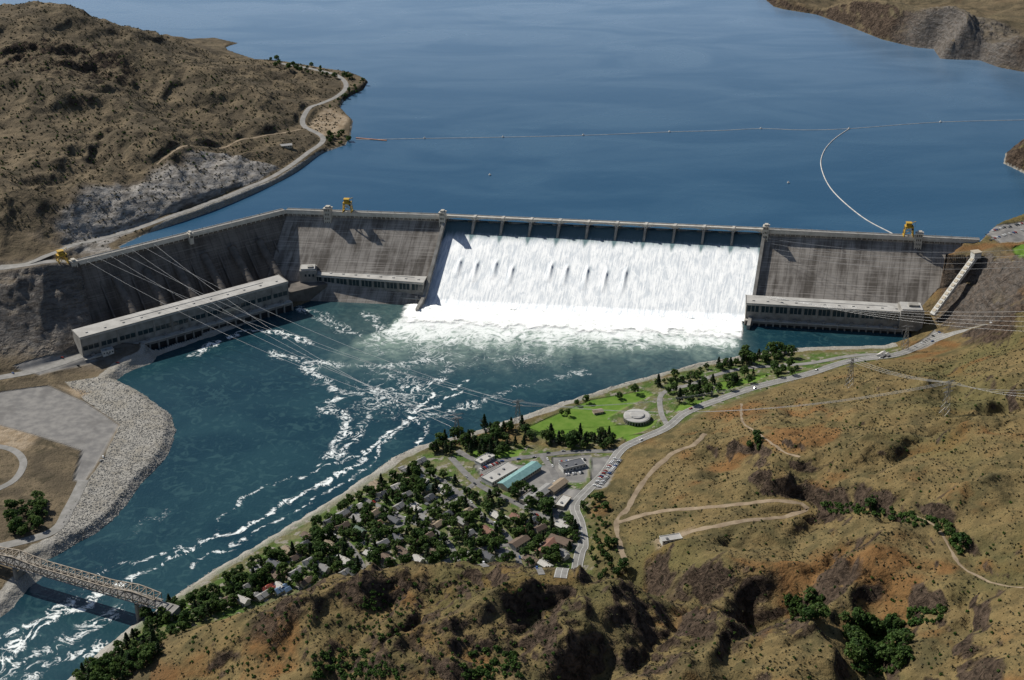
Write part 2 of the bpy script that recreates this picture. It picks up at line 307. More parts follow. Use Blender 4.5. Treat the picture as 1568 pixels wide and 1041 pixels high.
def white_water(name,spill):
    n=NB(name)
    uv=n.node('ShaderNodeTexCoord').outputs['UV']
    if spill:
        st=n.noise(1.,6,vec=n.mapping(uv,(.42,.035,1)),dist=.3,rough=.7); s2=n.noise(1.,5,vec=n.mapping(uv,(.10,.05,1)),dist=.8,rough=.65)
        tex=n.math('ADD',n.math('MULTIPLY',st,.6),n.math('MULTIPLY',s2,.4))
        white=n.mix(n.ramp(tex,.42,.60),(.90,.92,.93),(.56,.61,.66))
        white=n.mix(n.ramp(n.vor(1.,vec=n.mapping(uv,(.5,.16,1))),.15,.0,0.,.35),white,(.55,.62,.68))
        white=n.mix(n.math('MULTIPLY',n.attr('jet_shadow'),.75),white,(.34,.42,.47))  # plume shadows painted into the white water
        h=n.attr('aer')
        white=n.mix(n.ramp(n.math('ADD',h,n.math('MULTIPLY',n.math('SUBTRACT',st,.5),.8)),.3,.8),(.10,.18,.20),white)
        bmp=tex
    else:
        st=n.noise(.14,6,rough=.7); white=n.mix(n.ramp(st,.42,.66),(.94,.95,.95),(.72,.77,.75)); bmp=st
    n.color(white); n.rough(.8)
    # spray scatters light isotropically: diffuse response leans upward
    vm=n.node('ShaderNodeVectorMath',operation='ADD'); n.link(n.geo.outputs['Normal'],vm.inputs[0]); vm.inputs[1].default_value=(-.5,.75,1.35)
    nn=n.node('ShaderNodeVectorMath',operation='NORMALIZE'); n.link(vm.outputs[0],nn.inputs[0])
    bp=n.node('ShaderNodeBump',{'Height':bmp,'Strength':.6,'Distance':3.,'Normal':nn.outputs[0]}); n.link(bp.outputs[0],n.b.inputs['Normal'])
    if not spill:
        al=n.math('ADD',n.attr('cover'),n.math('MULTIPLY',n.math('SUBTRACT',n.noise(.1,6,rough=.7),.5),1.3))
        tr=n.node('ShaderNodeBsdfTransparent'); ms=n.node('ShaderNodeMixShader',{0:n.ramp(al,.1,1.05)}); n.link(tr.outputs[0],ms.inputs[1]); n.link(n.b.outputs[0],ms.inputs[2]); n.link(ms.outputs[0],n.out.inputs[0])
    return n.m
M_SPILL=white_water('spillway_water',True); M_FOAM=white_water('churning_foam',False)
def dam_face_mat(name,dark,light,joints=True):
    n=NB(name); uv=n.node('ShaderNodeTexCoord').outputs['UV']
    streak=n.noise(1.,5,vec=n.mapping(uv,(.09,.012,1)),rough=.65); blot=n.noise(1.,5,vec=n.mapping(uv,(.03,.03,1)),rough=.6)
    lift=n.noise(1.,3,vec=n.mapping(uv,(.01,.5,1)))
    cc=n.mix(n.ramp(n.math('ADD',n.math('MULTIPLY',streak,.6),n.math('MULTIPLY',blot,.4)),.38,.60),dark,light)
    cc=n.mix(n.ramp(lift,.52,.68,0.,.5),cc,tuple(x*1.5 for x in light))
    sx=n.node('ShaderNodeSeparateXYZ',{0:uv})
    ph=n.node('ShaderNodeMath',operation='PINGPONG'); n.link(sx.outputs[0],ph.inputs[0]); ph.inputs[1].default_value=7.6
    if joints: cc=n.mix(n.ramp(ph.outputs[0],.55,.25,0.,.5),cc,tuple(x*.6 for x in dark))
    pv=n.node('ShaderNodeMath',operation='PINGPONG'); n.link(sx.outputs[1],pv.inputs[0]); pv.inputs[1].default_value=2.3
    cc=n.mix(n.ramp(pv.outputs[0],.5,.1,0.,.3),cc,tuple(x*.55 for x in dark))
    n.color(cc); n.rough(.9); n.bump(n.math('ADD',blot,streak),.3,.6); return n.m
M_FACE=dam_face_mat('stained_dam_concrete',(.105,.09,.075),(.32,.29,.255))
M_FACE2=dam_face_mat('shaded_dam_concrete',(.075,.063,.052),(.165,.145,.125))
M_FASC=dam_face_mat('weathered_concrete',(.44,.41,.35),(.60,.56,.49),False)
M_CON=simple('pale_concrete',(.50,.475,.425),(.37,.35,.31),.12,.85,bump=.2)
M_CON2=simple('grey_concrete',(.30,.285,.26),(.19,.18,.16),.1,.9,bump=.2)
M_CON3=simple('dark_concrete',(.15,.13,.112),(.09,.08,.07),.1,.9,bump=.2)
M_ROOF=simple('powerhouse_roof',(.43,.42,.395),(.32,.31,.29),.06,.85)
M_DARK=simple('dark_opening',(.02,.022,.024),(.012,.013,.014),.3,.5)
M_GLASS=simple('window_glass',(.03,.045,.05),(.02,.03,.035),.3,.12)
M_YEL=simple('yellow_crane_paint',(.55,.34,.03),(.40,.25,.03),.4,.5)
M_STEEL=simple('galvanised_steel',(.30,.30,.30),(.2,.2,.2),.4,.5,.5)
M_BRG=simple('tan_bridge_paint',(.34,.29,.225),(.21,.17,.125),.3,.7)
M_ASP=simple('asphalt_road',(.19,.185,.175),(.13,.125,.12),.15,.9)
M_ASP2=simple('worn_asphalt',(.26,.25,.235),(.185,.18,.165),.12,.9)
M_DIRT=simple('dirt_track_soil',(.29,.225,.15),(.19,.14,.09),.1,.95)
M_PAINT=simple('road_paint',(.75,.75,.7),(.55,.55,.5),.5,.7)
M_WHITE=simple('white_wall',(.58,.57,.53),(.48,.47,.43),.4,.8)
M_CREAM=simple('cream_wall',(.46,.40,.31),(.38,.33,.245),.4,.8)
M_TEAL=simple('teal_metal_roof',(.22,.38,.37),(.16,.30,.29),.3,.45)
M_BARK=simple('tree_bark',(.09,.06,.04),(.05,.035,.025),3,.95)
M_RIP=simple('riprap_rock',(.34,.325,.295),(.17,.165,.15),.15,.95,bump=.5)
def leafmat(name,a,b,tl=.4):
    n=NB(name); r=n.node('ShaderNodeObjectInfo').outputs['Random']
    cc=n.mix(r,a,b); cc=n.mix(n.ramp(n.noise(.8,2),.4,.7),cc,tuple(x*.6 for x in a)); n.color(cc); n.rough(.7); n.b.inputs['Specular IOR Level'].default_value=.2
    tr=n.node('ShaderNodeBsdfTranslucent'); n.link(cc,tr.inputs[0]); ms=n.node('ShaderNodeMixShader',{0:tl}); n.link(n.b.outputs[0],ms.inputs[1]); n.link(tr.outputs[0],ms.inputs[2]); n.link(ms.outputs[0],n.out.inputs[0])
    return n.m
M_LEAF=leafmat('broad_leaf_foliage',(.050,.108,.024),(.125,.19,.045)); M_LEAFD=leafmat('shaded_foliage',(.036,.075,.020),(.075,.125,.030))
M_PINE=leafmat('conifer_foliage',(.028,.056,.023),(.050,.082,.031)); M_SAGE=leafmat('sagebrush_foliage',(.056,.058,.032),(.072,.068,.033),.2); M_GREENB=leafmat('gully_shrub_foliage',(.06,.13,.024),(.105,.175,.038))
# ---------------------------------------------------------------- mesh builder
def mk(name,verts,faces,mats,mi=None,smooth=False,parent=None,uvs=None):
    me=bpy.data.meshes.new(name); me.from_pydata([tuple(map(float,p)) for p in verts],[],faces)
    for m in mats: me.materials.append(m)
    if mi is not None: me.polygons.foreach_set('material_index',np.array(mi,dtype=np.int32))
    if smooth: me.polygons.foreach_set('use_smooth',np.ones(len(faces),bool))
    if uvs is not None:
        l=me.uv_layers.new(name='UVMap'); idx=np.zeros(len(me.loops),np.int32); me.loops.foreach_get('vertex_index',idx)
        l.data.foreach_set('uv',np.array(uvs,float)[idx].ravel())
    me.update(); o=bpy.data.objects.new(name,me); bpy.context.scene.collection.objects.link(o)
    if parent: o.parent=parent
    return o
def empty(name):
    o=bpy.data.objects.new(name,None); bpy.context.scene.collection.objects.link(o); return o
class MB:
    def __init__(s): s.v=[];s.f=[];s.m=[]
    def add(s,vs,fs,m=0):
        o=len(s.v); s.v+=[tuple(p) for p in vs]; s.f+=[tuple(i+o for i in f) for f in fs]; s.m+=[m]*len(fs)
    def hexa(s,b,t,m=0): s.add(list(b)+list(t),[(3,2,1,0),(4,5,6,7),(0,1,5,4),(1,2,6,5),(2,3,7,6),(3,0,4,7)],m)
    def box(s,c,d,rz=0,m=0):
        cx,cy,cz=c; a,b,h=d[0]/2,d[1]/2,d[2]/2; cr,sr=cos(rz),sin(rz)
        q=[(-a,-b),(a,-b),(a,b),(-a,b)]; w=[(cx+x*cr-y*sr,cy+x*sr+y*cr) for x,y in q]
        s.hexa([(x,y,cz-h) for x,y in w],[(x,y,cz+h) for x,y in w],m)
    def beam(s,p,q,w,m=0,h=None):
        p=Vector(p);q=Vector(q);d=(q-p).normalized(); h=h or w
        r=d.cross(Vector((0,0,1)))
        if r.length<1e-3: r=Vector((1,0,0))
        r.normalize(); u=r.cross(d)
        f=lambda c:[c-r*w/2-u*h/2,c+r*w/2-u*h/2,c+r*w/2+u*h/2,c-r*w/2+u*h/2]
        s.hexa(f(p),f(q),m)
    def cyl(s,c,r,z0,z1,k=24,m=0,r2=None):
        r2=r if r2 is None else r2
        b=[(c[0]+r*cos(2*pi*i/k),c[1]+r*sin(2*pi*i/k),z0) for i in range(k)]; t=[(c[0]+r2*cos(2*pi*i/k),c[1]+r2*sin(2*pi*i/k),z1) for i in range(k)]
        s.add(b+t,[(i,(i+1)%k,k+(i+1)%k,k+i) for i in range(k)]+[tuple(range(k,2*k)),tuple(range(k-1,-1,-1))],m)
    def obj(s,name,mats,smooth=False,parent=None,loc=None,rz=0):
        o=mk(name,s.v,s.f,mats,s.m,smooth,parent)
        if loc is not None: o.location=tuple(map(float,loc)); o.rotation_euler=(0,0,rz)
        return o
def loft(name,rows,mat_per_row,mats,parent=None,smooth=False):
    R=np.array(rows,float); nr,nc=R.shape[:2]
    cu=np.concatenate([[0],np.cumsum(np.linalg.norm(np.diff(R[0],axis=0),axis=1))])
    v=R.reshape(-1,3); uv=np.zeros((nr,nc,2)); uv[:,:,0]=cu
    for j in range(1,nr): uv[j,:,1]=uv[j-1,:,1]+np.linalg.norm(R[j]-R[j-1],axis=1).mean()
    f=[];mi=[]
    for j in range(nr-1):
        for i in range(nc-1):
            f.append((j*nc+i,(j+1)*nc+i,(j+1)*nc+i+1,j*nc+i+1)); mi.append(mat_per_row[j])
    return mk(name,v,f,mats,mi,smooth,parent,uv.reshape(-1,2))
# ---------------------------------------------------------------- roads
roadd=np.full(X.shape,999.)
ROADS=[]
def road(name,uv,w,mat,lines=False):
    pl=Gm(uv); pl=smooth_line(pl); pl[:,2]=hs(pl[:,0],pl[:,1])
    for _ in range(14):
        z=pl[:,2].copy(); pl[1:-1,2]=(z[:-2]+2*z[1:-1]+z[2:])/4
    sl=bbox_idx(pl,w+20)
    d,z=linedist(pl,X[sl],Y[sl]); k=1-sstep(w/2+4,w/2+12,d)
    ok=(sdr[sl]>2)
    Hh[sl]=np.where(ok,Hh[sl]*(1-k)+z*k,Hh[sl]); roadd[sl]=np.minimum(roadd[sl],d-w/2)
    ROADS.append((name,pl,w,mat,lines))
road('shore_road',[(0,410),(60,393),(130,373),(230,343),(320,309),(395,281),(440,257),(470,235),(495,212),(468,195),(465,178),(490,160),(515,148),(530,132),(518,117),(480,106),(430,97)],10,M_ASP2)
road('access_road',[(-60,424),(0,413),(60,401),(112,402)],12,M_ASP2)
road('main_road',[(1560,478),(1480,505),(1420,525),(1370,543),(1300,553),(1240,572),(1160,592),(1100,612),(1050,632),(1020,655),(975,675),(950,690),(925,725),(900,750),(880,775),(888,800),(893,835),(885,860),(858,885)],12,M_ASP2,True)
road('riverside_road',[(1370,543),(1300,546),(1240,556),(1150,563),(1100,573),(1060,588),(1015,602),(1012,630),(1022,652)],7,M_ASP2)
road('paved_street',[(700,690),(740,706),(830,697),(880,692),(950,690)],8,M_ASP)
road('paved_street',[(690,700),(730,740),(790,770),(850,797),(884,790)],8,M_ASP)
road('paved_street',[(640,715),(690,745),(740,790),(790,845),(830,880)],6,M_ASP)
road('paved_street',[(560,765),(620,795),(690,835),(745,868)],6,M_ASP)
road('paved_street',[(480,812),(540,840),(600,868)],6,M_ASP)
road('paved_street',[(500,860),(560,830),(640,790),(720,745),(750,720)],6,M_ASP)
road('paved_street',[(830,697),(852,735),(850,797)],8,M_ASP)
road('paved_street',[(680,860),(750,838),(830,832),(890,835)],6,M_ASP)
road('dirt_track',[(1080,664),(1062,680),(1035,692),(1005,715),(980,745),(960,780),(945,800),(948,830),(958,862)],6,M_DIRT)
road('dirt_track',[(945,800),(1000,785),(1100,775),(1190,766),(1228,768),(1238,777),(1215,790),(1120,800),(1060,812),(1015,830)],6,M_DIRT)
road('dirt_track',[(1135,618),(1140,650),(1190,685),(1225,700)],3,M_DIRT)
road('dirt_track',[(1568,900),(1500,885),(1470,862),(1440,812),(1400,790)],3,M_DIRT)
road('dirt_track',[(240,252),(330,226),(400,208),(460,198)],4.5,M_DIRT)
road('yard_road',[(-80,590),(0,578),(60,566),(130,543)],14,M_ASP2)
road('yard_road',[(-40,682),(0,684),(25,692),(36,710),(22,735),(-10,752)],9,M_ASP2)
road('yard_road',[(128,735),(105,780),(78,815),(-20,842)],13,M_ASP2)
def polymask(polys,soft=3.):
    m=np.zeros_like(X)
    for uv in polys:
        w=Gm(uv); sl=bbox_idx(w,30); d=polydist(w,X[sl],Y[sl]); m[sl]=np.maximum(m[sl],1-sstep(-soft/2,soft/2,d))
    return m
lawn=polymask([[(805,655),(850,635),(905,612),(985,598),(1000,604),(960,622),(930,640),(950,655),(900,670),(850,672)],[(925,650),(975,650),(1010,641),(985,660),(940,672)],[(1030,632),(1062,623),(1080,612),(1040,618)],[(715,690),(800,688),(790,704),(735,706)],[(1100,585),(1180,572),(1160,582),(1090,603)],[(1550,380),(1590,370),(1590,392),(1560,394)],[(950,668),(990,664),(960,676)]])
paved=polymask([[(0,600),(75,590),(130,615),(182,650),(155,700),(128,740),(112,735),(125,690),(60,668),(-40,640)],[(845,700),(905,696),(898,738),(852,738)],[(725,712),(770,704),(800,715),(775,745),(745,742)],[(905,700),(950,700),(930,745),(905,750)],[(860,745),(892,750),(878,780),(858,785)],[(1380,540),(1430,505),(1450,512),(1410,535)],[(1500,362),(1568,338),(1640,330),(1640,352),(1530,372)],[(20,560),(120,540),(150,552),(60,575)],[(780,712),(850,712),(860,790),(800,765)]])
dirt=polymask([[(1000,828),(1045,814),(1065,806),(1040,826),(1010,840)],[(470,190),(505,165),(535,180),(520,205),(490,210)],[(0,640),(60,668),(40,690),(-40,680)],[(90,590),(140,600),(120,610)]],8.)
gravel=np.maximum(polymask([[(165,575),(215,598),(262,635),(270,660),(258,697),(215,742),(180,792),(110,842),(75,852),(85,818),(130,742),(160,700),(184,650),(130,612),(100,585)]],10.),(1-sstep(17,28,sdr))*(sdr>-20)*(Y<1800)*(X<560))
gravel=np.maximum(gravel,(1-sstep(1,4,sdl))*(sdl>-15)*(Y>1700)*(Y<2600)*.6)
town=polymask([[(640,695),(720,680),(790,680),(880,690),(950,688),(900,760),(905,870),(850,890),(700,875),(560,885),(460,905),(330,950),(215,985),(170,1010),(215,955),(290,905),(400,838),(520,765)],[(1020,655),(1240,570),(1380,545),(1380,532),(1230,540),(1080,560),(900,610),(790,660),(880,690)]],25.)
town=town*(1-sstep(24,30,Hh))
orange=np.zeros_like(X)
for u,v,r in [(1180,630,90),(1250,660,90),(1120,700,60),(1060,690,40),(650,900,60),(500,950,80),(420,1000,60),(1180,640,80),(1300,860,80),(1400,680,60),(760,890,30),(920,780,30)]:
    p=G(u,v); orange=np.maximum(orange,1-sstep(r*.3,r,np.hypot(X-p[0],Y-p[1])))
lefth=sstep(-150,-300,X)*sstep(1500,1700,Y)
lefth=np.maximum(lefth,sstep(2300,2500,Y)*.8)
lefth=np.maximum(lefth,sstep(-300,-420,X)*(Y<1700))
cliffa=np.maximum(np.clip(cliff*1.5,0,1),labut*.6*(sdr>20))
ra=P(1520,430,90); cliffa=np.maximum(cliffa,.3*(1-sstep(40,95,np.hypot(X-ra[0],(Y-ra[1])*.8)+fbm(X/30,Y/30,3,2)*18)))
cliffa=np.maximum(cliffa,.5*rock*(Y>2600)*(X>300))
# ---------------------------------------------------------------- terrain mesh
ny,nx=X.shape
co=np.stack([X,Y,Hh],-1).reshape(-1,3).astype(np.float32)
ii=np.arange(ny*nx).reshape(ny,nx)
quads=np.stack([ii[:-1,:-1],ii[:-1,1:],ii[1:,1:],ii[1:,:-1]],-1).reshape(-1,4)
def gridmesh(name,co,quads,mat,attrs,smooth=True):
    me=bpy.data.meshes.new(name); me.vertices.add(len(co)); me.vertices.foreach_set('co',np.asarray(co,np.float32).ravel())
    nq=len(quads); me.loops.add(nq*4); me.loops.foreach_set('vertex_index',quads.astype(np.int32).ravel()); me.polygons.add(nq)
    me.polygons.foreach_set('loop_start',np.arange(0,nq*4,4,dtype=np.int32)); me.polygons.foreach_set('loop_total',np.full(nq,4,np.int32))
    me.polygons.foreach_set('use_smooth',np.full(nq,smooth,bool))
    for k,a in attrs.items():
        at=me.attributes.new(k,'FLOAT','POINT'); at.data.foreach_set('value',np.asarray(a,np.float32).ravel())
    me.materials.append(mat); me.update(calc_edges=True); me.validate()
    o=bpy.data.objects.new(name,me); bpy.context.scene.collection.objects.link(o); return o
gridmesh('terrain',co,quads,M_TER,dict(rock=rock,gravel=gravel,lawn=lawn,town=town,paved=paved,dirt=dirt,orange=orange,lefthill=lefth,cliff=cliffa))
for name,pl,w,mat,lines in ROADS:
    t=np.gradient(pl[:,:2],axis=0); t/=np.linalg.norm(t,axis=1)[:,None]+1e-9; nn=np.stack([-t[:,1],t[:,0]],1)
    rows=[]
    dr_=mat is M_DIRT
    zc=np.maximum(pl[:,2],hs(pl[:,0],pl[:,1]))+(.15 if dr_ else .3)
    for o_,dz in ((-w/2-.3,-.8),(-w/2,0),(0,.06),(w/2,0),(w/2+.3,-.8)):
        wv=(perlin(pl[:,0]/11,pl[:,1]/11,5+int(o_>0))*(1.6 if dr_ else .0))*np.sign(o_)
        rows.append(np.stack([pl[:,0]+nn[:,0]*(o_+wv),pl[:,1]+nn[:,1]*(o_+wv),zc+dz],1))
    ro=loft(name,rows,[0]*4,[mat])
    if lines:
        for o_ in (-w/2+.6,0,w/2-.6):
            r=[np.stack([pl[:,0]+nn[:,0]*(o_+e),pl[:,1]+nn[:,1]*(o_+e),zc+.07],1) for e in (-.15,.15)]
            loft('painted_line',r,[0],[M_PAINT],parent=ro)
# ---------------------------------------------------------------- river & lake
rx=np.arange(-900,620,2.4); ry=np.arange(700,1960,2.4); RX,RY=np.meshgrid(rx,ry)
foam=np.zeros_like(RX); aerm=np.zeros_like(RX)
WX=RX+fbm(RX/35,RY/35,3,95)*18; WY=RY+fbm(RX/35,RY/35,3,96)*18
def streak(uv,w,s):
    global foam
    pl=np.array([P(u,v,0) for u,v in uv]); pl=smooth_line(pl,12)
    d,_=linedist(pl,WX,WY); foam=np.maximum(foam,s*np.exp(-(d/w)**2))
streak([(720,585),(660,605),(630,640),(595,668),(560,695),(500,738),(440,765),(385,802),(330,822),(265,852),(222,872)],7,.62)
streak([(700,600),(640,635),(600,675),(565,710),(510,750),(450,785),(400,812),(340,845),(290,870)],6,.56)
streak([(680,580),(600,605),(560,645),(530,690),(505,700)],14,.52)
streak([(540,600),(490,625),(530,640),(520,670),(510,690)],14,.54)
streak([(540,700),(440,735),(395,750),(345,790),(330,812)],6,.52)
streak([(470,560),(500,590),(560,600),(640,590),(700,565)],20,.5)
streak([(300,540),(350,515),(400,505),(440,512),(470,525)],14,.55)
streak([(460,470),(520,500),(580,540)],20,.48)
streak([(560,480),(600,510),(660,545),(720,560)],24,.52)
streak([(420,540),(500,555),(600,560),(680,540)],22,.48)
streak([(650,640),(720,620),(800,590),(900,570)],18,.46)
streak([(330,820),(260,845),(200,860),(150,880)],6,.55)
streak([(222,872),(180,900),(130,925),(70,955),(30,990),(0,1020)],11,.58)
streak([(190,930),(140,960),(90,985),(40,1010),(-30,1050)],17,.52)
streak([(110,920),(60,950),(0,975)],14,.48)
streak([(150,990),(90,1010),(40,1041)],18,.52)
streak([(250,780),(180,850),(120,900),(60,960)],18,.36)
streak([(600,610),(650,650),(640,680)],9,.52)
foam=np.maximum(foam,.46*np.exp(-(((RX-P(600,600,0)[0])/125)**2+((RY-P(600,600,0)[1])/160)**2)))
foam=np.maximum(foam,.43*np.exp(-(((RX-P(730,550,0)[0])/300)**2+((RY-P(730,550,0)[1])/95)**2)))
foam=np.maximum(foam,.2)
bB=P(632,474,0); bC=P(1140,500,0); bd=(bC-bB)[:2]; bL=np.linalg.norm(bd); bd/=bL; bn=np.array([bd[1],-bd[0]])
sx=((RX-bB[0])*bd[0]+(RY-bB[1])*bd[1])/bL; sy=(RX-bB[0])*bn[0]+(RY-bB[1])*bn[1]
sxw=sx+fbm(RX/30,RY/30,3,62)*.06+np.clip(sy,0,200)/200*.22*(1-np.clip(sx,0,1))
edge=sstep(-.04,.06,sxw)*(1-sstep(.96,1.0,sx))
wob=fbm(RX/40,RY/40,4,60)*34+fbm(RX/12,RY/30,3,61)*20
reach=195*(1-.45*np.clip(sx,0,1))
foam=np.maximum(foam,edge*(.22+1.2*(1-sstep(0.,1.1,(sy+wob)/reach))**1.35))
aerm=np.maximum(aerm,edge*(1-sstep(.1,1.3,(sy+wob)/reach)))
edge2=sstep(-.45,.1,sx)*(1-sstep(.95,1.05,sx)); aerm=np.maximum(aerm,edge2*.22*(1-sstep(60,260,sy+wob)))
rq=np.arange(RX.size).reshape(RX.shape); rq=np.stack([rq[:-1,:-1],rq[:-1,1:],rq[1:,1:],rq[1:,:-1]],-1).reshape(-1,4)
gridmesh('river_water',np.stack([RX,RY,RX*0],-1).reshape(-1,3),rq,M_RIV,dict(foam=foam,aer=aerm))
def offs(pts,o):
    out=[]
    for i,p in enumerate(pts):
        a=pts[max(i-1,0)];b=pts[min(i+1,len(pts)-1)]; d=(b-a)[:2]; d=d/np.linalg.norm(d)
        out.append(np.array([p[0]+d[1]*o*s_side,p[1]-d[0]*o*s_side,100.]))
    return out
ar=sum(LAKEW[i][0]*LAKEW[(i+1)%len(LAKEW)][1]-LAKEW[(i+1)%len(LAKEW)][0]*LAKEW[i][1] for i in range(len(LAKEW)))
s_side=1 if ar>0 else -1
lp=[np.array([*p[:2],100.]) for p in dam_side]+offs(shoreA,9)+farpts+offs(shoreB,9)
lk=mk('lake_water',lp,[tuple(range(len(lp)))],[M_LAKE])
bm=bmesh.new(); bm.from_mesh(lk.data); bmesh.ops.triangulate(bm,faces=bm.faces[:],ngon_method='EAR_CLIP')
for f in bm.faces:
    if f.normal.z<0: f.normal_flip()
bm.to_mesh(lk.data); bm.free()
# ---------------------------------------------------------------- DAM
dam=empty('concrete_gravity_dam')
def prof(p,d,o,z): return np.array([p[0]+d[0]*o,p[1]+d[1]*o,z])
def lerp(a,b,t): return a*(1-t)+b*t
def block(nm,a,b,da,db,LA,LBb,k=10,zb=0,face=None):
    rows=[[] for _ in range(8)]
    pr=[(-9,88),(-9,107),(0,107),(0,101.4),(-1.8,100.6),(-1.8,97)]
    for i in range(k+1):
        t=i/k; p=lerp(a,b,t); d=lerp(da,db,t); L=lerp(LA,LBb,t)
        for j,(o,z) in enumerate(pr): rows[j].append(prof(p,d,o,z))
        rows[6].append(prof(p,d,L*(107-zb)/107,zb)); rows[7].append(prof(p,d,L*(107-zb)/107+1,zb-6))
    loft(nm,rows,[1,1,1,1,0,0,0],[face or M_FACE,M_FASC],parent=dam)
    mb=MB()
    for o in (-.35,-8.6):
        for i in range(k):
            mb.beam(prof(lerp(a,b,i/k),lerp(da,db,i/k),o,107.55),prof(lerp(a,b,(i+1)/k),lerp(da,db,(i+1)/k),o,107.55),.5,0,1.1)
    for i in range(k*3):
        t=(i+.5)/(k*3); p=lerp(a,b,t); d=lerp(da,db,t)
        mb.beam(prof(p,d,.0,101.0),prof(p,d,-1.2,98.6),1.2,0,1.)
        if i%3==0: mb.beam(prof(p,d,-1,107),prof(p,d,-1,114),.3,1)
    for i in range(k):
        mb.beam(prof(lerp(a,b,i/k),lerp(da,db,i/k),-4.5,107.03),prof(lerp(a,b,(i+1)/k),lerp(da,db,(i+1)/k),-4.5,107.03),6.4,2,.06)
    mb.obj(nm+'_parapet',[M_CON,M_STEEL,M_ASP2],parent=dam)
block('left_abutment_section',KA,KB,dB,dB,LB,LB,12)
block('right_abutment_section',KC,KD,dC,dC,LC,LC,14)
Kext=K0-(KA-K0)*.12
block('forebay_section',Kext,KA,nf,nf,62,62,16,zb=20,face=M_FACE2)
mb=MB()
p0=prof(K0,nf,40,0);p1=prof(KA,nf,40,0);p2=prof(KA,nf,122,0);p3=prof(K0,nf,92,0)
mb.hexa([(*q[:2],-6) for q in (p0,p3,p2,p1)],[(*q[:2],22) for q in (p0,p3,p2,p1)],0)
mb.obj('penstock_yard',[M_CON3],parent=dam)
pv=[];pf=[]
for i in range(6):
    t=.16+i*.135; a=lerp(K0,KA,t); base=Vector(prof(a,nf,14,72)); end=Vector(prof(a,nf,92,20)); dirv=(end-base); side=Vector((nf[1],-nf[0],0)); upv=side.cross(dirv.normalized()); 
    if upv.z<0: upv=-upv
    K=12
    qs=[base.lerp(end,j/10) for j in range(11)]
    def ring(q,r):
        o=len(pv)
        for j in range(K+1):
            an=pi*j/K; pv.append(q+side*cos(an)*r+upv*(sin(an)*r+1.0))
        return o
    o=ring(base,6.4); ring(end,6.4)
    for j in range(K): pf.append((o+j,o+K+1+j,o+K+2+j,o+j+1))
    for q in qs[1:-1]:
        o2=ring(q-dirv.normalized()*.7,7.1); ring(q+dirv.normalized()*.7,7.1)
        for j in range(K): pf.append((o2+j,o2+K+1+j,o2+K+2+j,o2+j+1))
    o=ring(base,7.5); pf.append(tuple(range(o,o+K+1)))
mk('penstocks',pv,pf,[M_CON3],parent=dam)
mb=MB()
for i in range(7):
    t=.09+i*.135
    a=lerp(K0,KA,t); e_=(KA-K0)/350*2.0
    mb.hexa([prof(a,nf,20,40),prof(a+e_,nf,20,40),prof(a+e_,nf,48,18),prof(a,nf,48,18)],[prof(a,nf,12,76),prof(a+e_,nf,12,76),prof(a+e_,nf,58,28),prof(a,nf,58,28)],0)
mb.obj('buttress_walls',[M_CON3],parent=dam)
# spillway
NU,NV=330,110
prf=[(-26,99.7),(-16,99.6),(-10,99.2),(-6,98.3),(-2,96.6),(2,93.8),(6,90),(10,85.5)]
o1,z1=10,85.5
rows=[];aerr=[];jet_shadow=[];bumps=[(.075,.34,.62),(.13,.36,.66),(.19,.34,.62),(.245,.40,.70),(.365,.34,.62),(.415,.36,.66),(.48,.36,.70),(.54,.40,.72),(.60,.36,.74)]
uu=np.linspace(0,1,NU+1)
def spillrow(o,z,ss):
    r=[]
    for t in uu:
        p=lerp(KB,KC,t); d=lerp(dB,dC,t); L=lerp(LB,LC,t)
        oo=o if ss is None else o1+(L-o1)*ss
        lift=0
        if ss is not None:
            for bt,b0,b1 in bumps:
                if abs(t-bt)<.03:
                    c0=(ss-b0)/(b1-b0)
                    if 0<c0<1: lift=max(lift,2.1*math.exp(-((t-bt)*503/(2.2+2.6*c0))**2)*min(1,c0*5)*(1-c0)**.7)
            lift+=float(sstep(.9,1.,ss))*4
        q=prof(p,d,oo,z); q[2]+=lift*.62; q[:2]+=d*lift*.78
        r.append(q)
    return r
for o,z in prf:
    rows.append(spillrow(o,z,None)); aerr.append(np.full(NU+1,float(sstep(95.,84.,z))*.35)); jet_shadow.append(np.zeros(NU+1))
pierd=np.abs(((uu*11+.5)%1)-.5)*2
for j in range(1,NV+1):
    ss=j/NV; z=z1*(1-ss)
    rows.append(spillrow(0,z,ss)); aerr.append(np.clip(.35+.65*min(1,ss*6)-.6*np.exp(-(pierd/.13)**2)*math.exp(-ss*6),0,1))
    jj=np.zeros(NU+1)
    for bt,b0,b1 in bumps:   # shadow on the right of each outlet plume, painted as a darker streak
        c0=(ss-b0+.02)/(b1-b0)
        if 0<c0<1: jj=np.maximum(jj,np.exp(-((uu-bt-.0085)*503/2.2)**2)*min(1,c0*6)*(1-c0))
    jet_shadow.append(jj)
so=loft('spillway_water',rows,[0]*(len(rows)-1),[M_SPILL],smooth=True)
for nm_,ar_ in (('aer',aerr),('jet_shadow',jet_shadow)):
    at=so.data.attributes.new(nm_,'FLOAT','POINT'); at.data.foreach_set('value',np.array(ar_).astype(np.float32).ravel())
so.parent=dam
